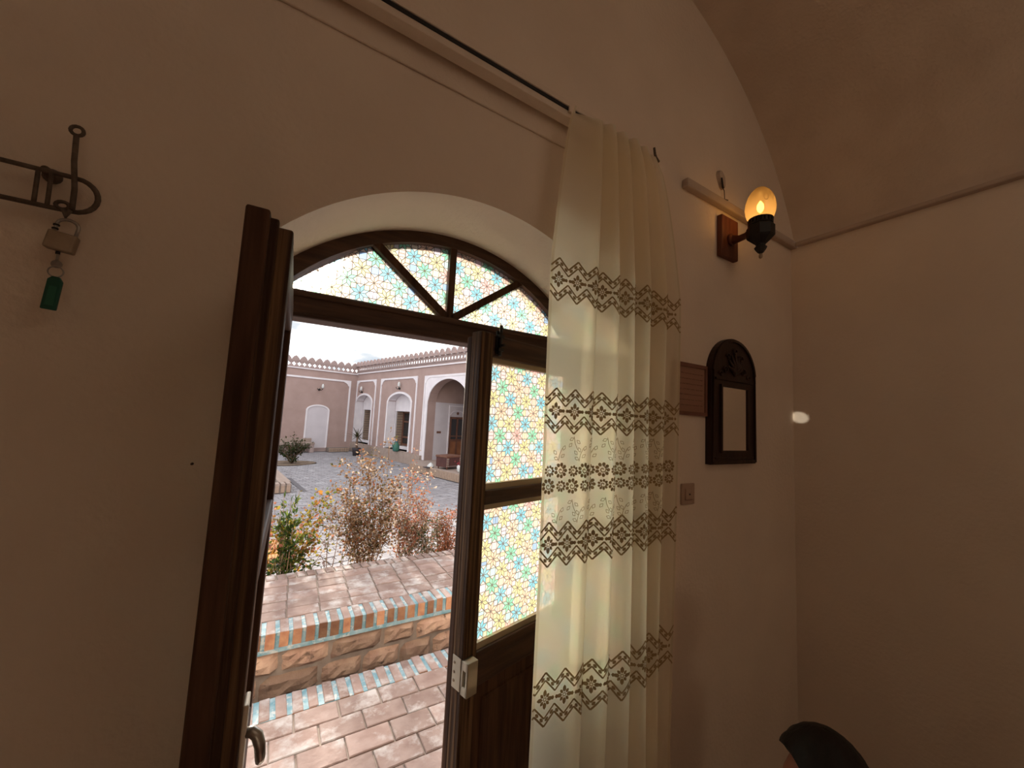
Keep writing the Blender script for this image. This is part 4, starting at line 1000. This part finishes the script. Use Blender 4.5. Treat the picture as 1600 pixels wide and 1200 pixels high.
def merlon_mesh(w, h):
    m2 = MB(); q = [(-.5,0),(.5,0),(.5,.22),(.40,.34),(.40,.5),(.28,.6),(.24,.78),(.10,.84),(0,1.0),(-.10,.84),(-.24,.78),(-.28,.6),(-.40,.5),(-.40,.34),(-.5,.22)]
    m2.prism([(a*w, b*h) for a, b in q], lambda a, b: (a, 0, b), lambda a, b: (a, -.10, b)); return m2
ppf = pierced(.213, 3.72, 3.95, .092, 'far').mesh('parapet_panel', [PINKD]); mf = merlon_mesh(.33, .235).mesh('merlon', [PINKD])
for k in range(38): link(ppf, 'parapet_panel', cb, (.06+k*.213, 0, 0))
mb = MB(); mb.box((-.1, -.10, 3.66), (9, .0, 3.722)); mb.box((-.1, -.10, 3.948), (9, .015, 3.975)); mb.obj('coping', PINKD, cb)
for k in range(25): link(mf, 'merlon', cb, (.16+k*.327, 0, 3.97))
ppw = pierced(.178, 3.80, 4.0, .058, 'wing').mesh('parapet_panel', [PINKD]); mw = merlon_mesh(.255, .235).mesh('merlon', [PINKD])
RZ = -math.pi/2
for k in range(66): link(ppw, 'parapet_panel', cb, (0, .05+k*.178, 0), -RZ)
mb = MB(); mb.box((-.1, -.1, 3.67), (.0, 12, 3.802)); mb.box((-.10, -.1, 3.998), (.04, 12, 4.03)); mb.box((0, -.1, 3.79), (.03, 12, 3.815)); mb.obj('coping', PINKD, cb)
for k in range(34): link(mw, 'merlon', cb, (.02, .12+k*.352, 4.03), -RZ)
# ---- things in the yard
def yt(name, s, t, h, label, cat, rz=0, **kw): return empty(name, yard(s, t, h), AZ+rz, label=label, category=cat, **kw)
for s, t, h, mp_, lb in ((1.71, 0, 2.78, 0, 'small wall lantern above the blind white arch on the far courtyard wall'), (0, .66, 2.80, 1, 'small wall lantern above the arched niche nearest the courtyard corner'), (0, 4.2, 2.90, 1, 'small wall lantern above the middle arched niche of the courtyard')):
    t_ = yt('wall_lantern', s, t, h, lb, 'lantern', RZ*mp_, group='lanterns on the courtyard walls')
    mb = MB(); mb.lathe([(.05, 0), (.05, .02), (.02, .03)], (0, 0, 0), 10, ax='y'); mb.v = [(v[0], -v[1], v[2]) for v in mb.v]; mb.obj('back_plate', BLACKM, t_)
    for sg in (-1, 1):
        mb = MB(); mb.tube([(0, .02, 0), (sg*.06, .09, -.03), (sg*.11, .11, .02), (sg*.11, .11, .06)], .014, 6); mb.obj('arm', BLACKM, t_)
    mb = MB(); mb.lathe([(.03, .06), (.055, .10), (.05, .2), (.02, .26)], (-.11, .11, 0), 10); mb.obj('shade', CLAY, t_, label='white glass shade')
bn = yt('bench', 2.6, 0.09, 0, 'pale stone bench built along the far courtyard wall behind the dark shrub', 'bench')
mb = MB(); mb.box((-.75, .02, .34), (.98, .44, .44)); bevel(mb.obj('seat', BEIGEST, bn), .01)
mb = MB(); mb.box((-.72, 0, .44), (.98, .07, .60)); bevel(mb.obj('backrest', BEIGEST, bn), .01)
for x in (-.66, .86):
    mb = MB(); mb.box((x-.08, .05, 0), (x+.08, .42, .34)); mb.obj('leg', PINKD, bn)
sp_ = yt('step', .80, .09, 0, 'low brick step in front of the far courtyard wall near its corner', 'step')
mb = MB(); mb.box((-.48, .02, 0), (.42, .36, .18)); mb.obj('core', MORTAR, sp_)
for r_ in range(2):
    for k in range(9):
        mb = MB(); mb.box((-.475+k*.099, .345, .012+r_*.086), (-.475+k*.099+.088, .385, .012+r_*.086+.072)); mb.obj('brick', YBRICK, sp_)
# potted palm
pp_ = yt('potted_palm', .69, 2.15, 0, 'spiky potted palm in a dark pot near the courtyard corner', 'plant')
mb = MB(); mb.lathe([(.13, 0), (.17, .26), (.185, .33), (.16, .33), (.15, .30)], (0,0,0), 18); mb.obj('pot', POTD, pp_)
mb = MB(); mb.tube([(0,0,.29), (.01,.01,.80)], [.05, .04], 8); mb.obj('trunk', BARK, pp_)
rq = random.Random(6)
for k in range(30):
    a = rq.uniform(0, 6.28); el = rq.uniform(-.25, 1.35); L = rq.uniform(.48, .72); mb = MB(); dx, dy = math.cos(a), math.sin(a)
    P = []
    for i in range(5):
        f = i/4; P.append((dx*L*f*math.cos(el), dy*L*f*math.cos(el), .78+L*f*math.sin(el)-.14*f*f))
    for i in range(4):
        w0, w1 = .030*(1-i/4)+.005, .030*(1-(i+1)/4)+.003
        mb.add([(P[i][0]-dy*w0, P[i][1]+dx*w0, P[i][2]), (P[i][0]+dy*w0, P[i][1]-dx*w0, P[i][2]), (P[i+1][0]+dy*w1, P[i+1][1]-dx*w1, P[i+1][2]), (P[i+1][0]-dy*w1, P[i+1][1]+dx*w1, P[i+1][2])], [(0,1,2,3)], 0, True)
    mb.obj('frond', LOLIVE, pp_, fix=False)
# teal container by the middle niche
bt = yt('water_jug', .16, 4.55, .40, 'teal plastic jug standing by the middle arched niche', 'jug')
mb = MB(); mb.lathe([(.10, 0), (.13, .05), (.13, .22), (.09, .30), (.05, .34), (.05, .38)], (0,0,0), 14); mb.obj('body', TEALM, bt)
mb = MB(); mb.lathe([(.055, .37), (.055, .41), (.03, .42)], (0,0,0), 12); mb.obj('cap', mat('blue_cap', (.05,.12,.22), .5), bt)
mb = MB(); mb.tube([(.06, 0, .34), (.15, 0, .33), (.15, 0, .20), (.12, 0, .16)], .014, 6); mb.obj('handle', TEALM, bt)
# chest on the porch platform
ch = yt('wooden_chest', .43, 8.45, .24, 'dark red wooden chest with studded straps on the porch platform', 'chest', R(8)); ch.scale = (.86, .86, .86)
CHW = mat('oxblood_wood', (0.056,0.021,0.019), .6, (0.080,0.030,0.026), 5); STUD = mat('pale_stud', (0.336,0.304,0.288), .5, metal=.3)
for sx in (-.28, .28):
    for sy in (-.22, .22):
        mb = MB(); mb.tube([(sx, sy, 0), (sx, sy, .09)], [.022, .03], 6); mb.obj('leg', BROWNP, ch)
mb = MB(); mb.box((-.36, -.28, .08), (.36, .28, .42)); bevel(mb.obj('body', CHW, ch), .01)
mb = MB(); mb.box((-.38, -.30, .42), (.38, .30, .49)); bevel(mb.obj('lid', BROWNP, ch), .012)
for sx in (-.32, .32):
    mb = MB(); mb.box((sx-.045, .275, .09), (sx+.045, .295, .42)); so = mb.obj('strap', BROWNP, ch)
    for k in range(5):
        mb = MB(); mb.box((sx-.05, .293, .11+k*.064), (sx+.05, .303, .135+k*.064)); mb.obj('stud', STUD, so)
for k in range(8):
    mb = MB(); mb.box((-.25+k*.068, .279, .10), (-.225+k*.068, .292, .135)); mb.obj('stud', STUD, ch)
for k in range(5):
    mb = MB(); mb.box((-.372, .20, .11+k*.064), (-.358, .285, .135+k*.064)); mb.obj('stud', STUD, ch)
# small white things beside it
wt = yt('white_shoes', .80, 8.02, .24, 'small white crumpled bundle on the platform left of the chest', 'bundle')
wt.name = 'cloth_bundle'
mb = MB(); rq = random.Random(2); mb.lathe([(.10, 0), (.12, .03), (.09, .08), (.05, .12), (.015, .15)], (0,0,0), 10); mb.v = [(v[0]*rq.uniform(.75,1.15), v[1]*rq.uniform(.75,1.15), v[2]) for v in mb.v]; o_ = mb.obj('cloth', CLAY, wt)
mb = MB(); mb.box((-.02, -.1, 0), (.22, .12, .02)); mb.obj('tray', POTD, wt, label='dark flat tray')
pt = yt('flower_pot', .62, 9.35, .24, 'white flower pot with dark red blooms at the platform edge beside the door post', 'plant pot')
mb = MB(); mb.lathe([(.08, 0), (.12, .06), (.13, .18), (.10, .22)], (0,0,0), 14); mb.obj('pot', CLAY, pt)
mb = MB(); rq = random.Random(8)
for k in range(60):
    p = Vector((rq.gauss(0,.07), rq.gauss(0,.07), .26+rq.gauss(0,.03))); a = rq.uniform(0, 6.28); q = .025
    mb.add([p+Vector((q*math.cos(a), q*math.sin(a), 0)), p+Vector((0,0,q)), p-Vector((q*math.cos(a), q*math.sin(a), 0)), p-Vector((0,0,q))], [(0,1,2,3)])
mb.obj('blossom', leaf('dark_red_bloom', (.28,.06,.07)), pt, fix=False)
# pool with an upright brick kerb
po_ = yt('pool', 0, 0, 0, 'small courtyard pool with an upright brick kerb and greenish water', 'pool')
po_.location = (-.93, 11.6, GZ); po_.rotation_euler = (0, 0, R(7.6))
mb = MB(); HX, HYY = 1.16, 1.72
for a, b in (((-HX, -HYY), (HX, -HYY+.2)), ((-HX, HYY-.2), (HX, HYY)), ((-HX, -HYY+.2), (-HX+.2, HYY-.2)), ((HX-.2, -HYY+.2), (HX, HYY-.2))): mb.box((a[0], a[1], 0), (b[0], b[1], .17))
mb.obj('kerb_core', MORTAR, po_)
km = brick_mesh(.085, .24, .05, 77, [BEIGEST])
k2 = MB(); k2.box((-.036, -.03, .02), (.036, .03, .175)); k2m = k2.mesh('brick', [YBRICK])
for k in range(21):
    x = -HX+.06+k*.11; link(km, 'brick', po_, (x, -HYY+.10, .165)); link(k2m, 'brick', po_, (x, -HYY+.012, 0)); link(km, 'brick', po_, (x, HYY-.10, .165))
    link(k2m, 'brick', po_, (x, HYY-.195, 0))
for k in range(28): link(km, 'brick', po_, (HX-.10, -HYY+.3+k*.112, .165), math.pi/2)
mb = MB(); mb.box((-HX+.2, -HYY+.2, .02), (HX-.2, HYY-.2, .11)); mb.obj('water', WATER, po_)
mb = MB(); mb.box((-.055, -1.03, 0), (.055, 1.03, .006)); dr = mb.obj('drain_channel', mat('drain_iron', (.10,.09,.10), .7)); dr.location = (.585, 11.1, GZ+.004); dr.rotation_euler = (0, 0, R(7.6)); dr['label'] = 'narrow dark drain channel running along the pool edge in the paving'; dr['category'] = 'drain'
# orange striped mat
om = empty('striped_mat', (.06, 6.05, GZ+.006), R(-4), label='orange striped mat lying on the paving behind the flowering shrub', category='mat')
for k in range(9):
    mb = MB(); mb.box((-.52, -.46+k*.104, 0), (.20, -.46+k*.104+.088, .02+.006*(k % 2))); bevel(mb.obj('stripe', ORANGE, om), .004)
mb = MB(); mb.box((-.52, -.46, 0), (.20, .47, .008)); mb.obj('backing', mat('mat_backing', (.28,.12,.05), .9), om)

# ================================================================== PLANTS
def leaf_quad(mb, p, dr_, L, W, m):
    dr_ = dr_.normalized(); a = Vector((random.gauss(0,1), random.gauss(0,1), random.gauss(0,1))); sd = dr_.cross(a)
    if sd.length < 1e-4: return
    sd.normalize(); n_ = dr_.cross(sd)*L*.12
    mb.add([p, p+dr_*L*.45+sd*W+n_, p+dr_*L, p+dr_*L*.45-sd*W+n_], [(0,1,2,3)], m)
def bush(name, base, stems, mats, wts, label, nleaf, L=.035, W=.012, group=None, leafstart=.25, spread=.05, twig=.006, sub=3, seed=1, cat='shrub', droop=.3, stemmat=None):
    """stems: list of (tip offset, bend); each a tapering twig with side shoots and leaves"""
    global random_state
    random.seed(seed)
    root = empty(name, base, label=label, category=cat)
    if group: root['group'] = group
    segs = []
    for tip, bend in stems:
        tip = Vector(tip); b = Vector(bend); mb = MB(); P = []
        st0 = Vector((random.gauss(0,.02), random.gauss(0,.02), 0))
        for i in range(7):
            f = i/6; P.append(st0 + tip*f + b*math.sin(math.pi*f)*.5 + Vector((random.gauss(0,.006), random.gauss(0,.006), 0)))
        mb.tube(P, [twig*(1-.75*i/6) for i in range(7)], 5)
        for i in range(6): segs.append((P[i], P[i+1], (i+.5)/6))
        for k in range(sub):
            i = random.randint(2, 5); p = P[i]; dd = (tip.normalized()*.6+Vector((random.gauss(0,.6), random.gauss(0,.6), random.uniform(.0,.5)))).normalized()*tip.length*random.uniform(.12,.26)
            q = [p, p+dd*.5+Vector((0,0,.01)), p+dd]; mb.tube(q, [twig*.5, twig*.35, twig*.15], 4)
            segs.append((q[0], q[1], .6)); segs.append((q[1], q[2], .8)); segs.append((q[1], q[2], .9))
        mb.obj('stem', stemmat or BARK, root, fix=False)
    mb = MB(); wl_ = [s_ for s_ in segs if s_[2] >= leafstart]
    for k in range(nleaf):
        a, b, f = random.choice(wl_); t = random.random(); p = a.lerp(b, t) + Vector((random.gauss(0,spread), random.gauss(0,spread), random.gauss(0,spread*.8)))
        dd = (b-a).normalized()*.5 + Vector((random.gauss(0,.7), random.gauss(0,.7), random.gauss(-droop,.6)))
        leaf_quad(mb, p, dd, L*random.uniform(.6,1.3), W*random.uniform(.7,1.2), random.choices(range(len(mats)), wts)[0])
    mb.obj('foliage', mats, root, fix=False, kind='stuff')
    return root
BZ = GZ+.03
g = lambda s=1: random.gauss(0, s)
random.seed(3)
st_ = []
for (x, z) in ((.13,1.62),(.10,1.42),(-.02,1.36),(-.12,1.42),(-.20,1.30),(-.27,1.18),(-.33,1.02),(-.36,.90),(.04,1.22),(.20,1.20),(.24,1.05),(-.08,1.12),(.14,1.0),(-.24,.85),(.28,.85),(-.14,.75),(.06,.8)):
    st_.append(((x, random.gauss(0,.09), z), (random.gauss(0,.05), random.gauss(0,.05), 0)))
bush('dried_shrub', (.97, 4.36, BZ), st_, [LBROWN, LTAN, LPALE, LRUST, LOLIVE], [8, 4, 3, 2, 2], 'tall bushy shrub of dry brown and tan leaves at the middle of the planting bed', 3900, .036, .0125, seed=21, spread=.045, leafstart=.28, sub=8)
st_ = []
for (x, z) in ((.10,1.56),(.16,1.34),(.04,1.22),(.24,1.12),(-.05,1.10),(.30,.95),(.19,.88),(-.12,.86),(.0,.75),(.33,.72),(.12,.62)):
    st_.append(((x, random.gauss(0,.07), z), (.05+random.gauss(0,.04), random.gauss(0,.04), 0)))
bush('pink_shrub', (1.33, 4.46, BZ), st_, [LPINK, LPALE, LRUST, LTAN], [6, 4, 3, 3], 'slender shrub with pinkish orange leaves right behind the tall dry shrub', 2300, .034, .011, seed=22, spread=.038, leafstart=.28, sub=6)
st_ = []
for (x, z) in ((-.25,.78),(-.20,.95),(.22,.98),(.34,.90),(.38,.80),(.28,.68),(-.30,.62),(.12,.86),(-.12,.70),(.40,.58),(.05,.66),(.26,1.08),(.36,1.12),(-.22,.50)):
    st_.append(((x, random.gauss(0,.10), z), (random.gauss(0,.06), 0, 0)))
bush('flowering_shrub', (.22, 4.42, BZ), st_, [LYEL, LORANGE, LGREEN, LPINK, LTAN], [7, 5, 4, 3, 2], 'loose rose bush with yellow and orange leaves at the left of the planting bed', 950, .042, .018, seed=23, spread=.035, leafstart=.50, twig=.0045, sub=5)
st_ = []
for k in range(9): st_.append(((g(.035), g(.035), 1.10-.05*k+g(.02)), (g(.02), 0, 0)))
bush('oleander', (.20, 4.28, BZ), st_, [LGREEN, LDGREEN, LYEL], [5, 5, 1], 'upright narrow green oleander spike in front of the rose bush', 620, .060, .010, seed=24, spread=.012, leafstart=.28, droop=-.5, sub=1)
st_ = []
for k in range(12): st_.append(((g(.10), g(.07), .46+g(.05)), (0, 0, 0)))
bush('low_evergreen', (.17, 4.22, BZ), st_, [LDGREEN, LGREEN, LGREY], [6, 2, 1], 'low dark green leafy clump at the foot of the oleander spike', 420, .052, .012, seed=25, spread=.02, leafstart=.35, droop=-.3)
st_ = []
for k in range(16): st_.append(((g(.15), g(.10), .62+g(.10)), (g(.05), 0, 0)))
bush('rust_shrub', (1.90, 4.50, BZ), st_, [LRUST, LPINK, LBROWN], [6, 4, 2], 'compact rust red shrub at the right end of the planting bed', 1900, .034, .009, seed=26, spread=.04, leafstart=.35)
st_ = []
for k in range(12): st_.append(((g(.16), g(.10), .62+g(.14)), (g(.06), 0, 0)))
bush('grey_sapling', (1.60, 4.40, BZ), st_, [LGREY, LTAN, LPALE, LDGREEN], [6, 3, 2, 2], 'small grey green shrub between the pink shrub and the rust shrub', 900, .036, .010, seed=27, spread=.03, leafstart=.3)
st_ = []
for k in range(7): st_.append(((g(.09), g(.06), .72+g(.16)), (g(.05), 0, 0)))
bush('dusky_sapling', (.64, 4.34, BZ), st_, [leaf('dusky_leaf', (.11,.085,.09)), LGREY, LORANGE], [6, 3, 1], 'sparse dusky grey sapling between the rose bush and the tall dry shrub', 190, .036, .012, seed=28, spread=.018, leafstart=.4)
st_ = []
for k in range(10):
    a = k*.63; st_.append(((.42*math.cos(a)+g(.05), .25*math.sin(a), .50+g(.18)), (0, 0, .12)))
st_ += [((.0, 0, 1.0), (.05,0,0)), ((-.28,0,.78), (0,0,.1)), ((.50,0,.60), (0,0,.15)), ((.06,0,.85), (0,0,0))]
bush('dark_shrub', (.60, 15.3, GZ), st_, [LGREY, LOLIVE, LDGREEN], [4, 4, 3], 'spreading dark olive shrub growing from a round planting hole far across the courtyard', 900, .085, .028, seed=29, spread=.05, leafstart=.15, twig=.016)
mb = MB(); mb.lathe([(.75, 0), (.78, .03), (.68, .03), (.66, .012)], (0,0,0), 20); pit = mb.obj('planting_hole', SOIL); pit.location = (.45, 15.3, GZ-.008); pit.scale = (1.2, .8, 1); pit['kind'] = 'structure'
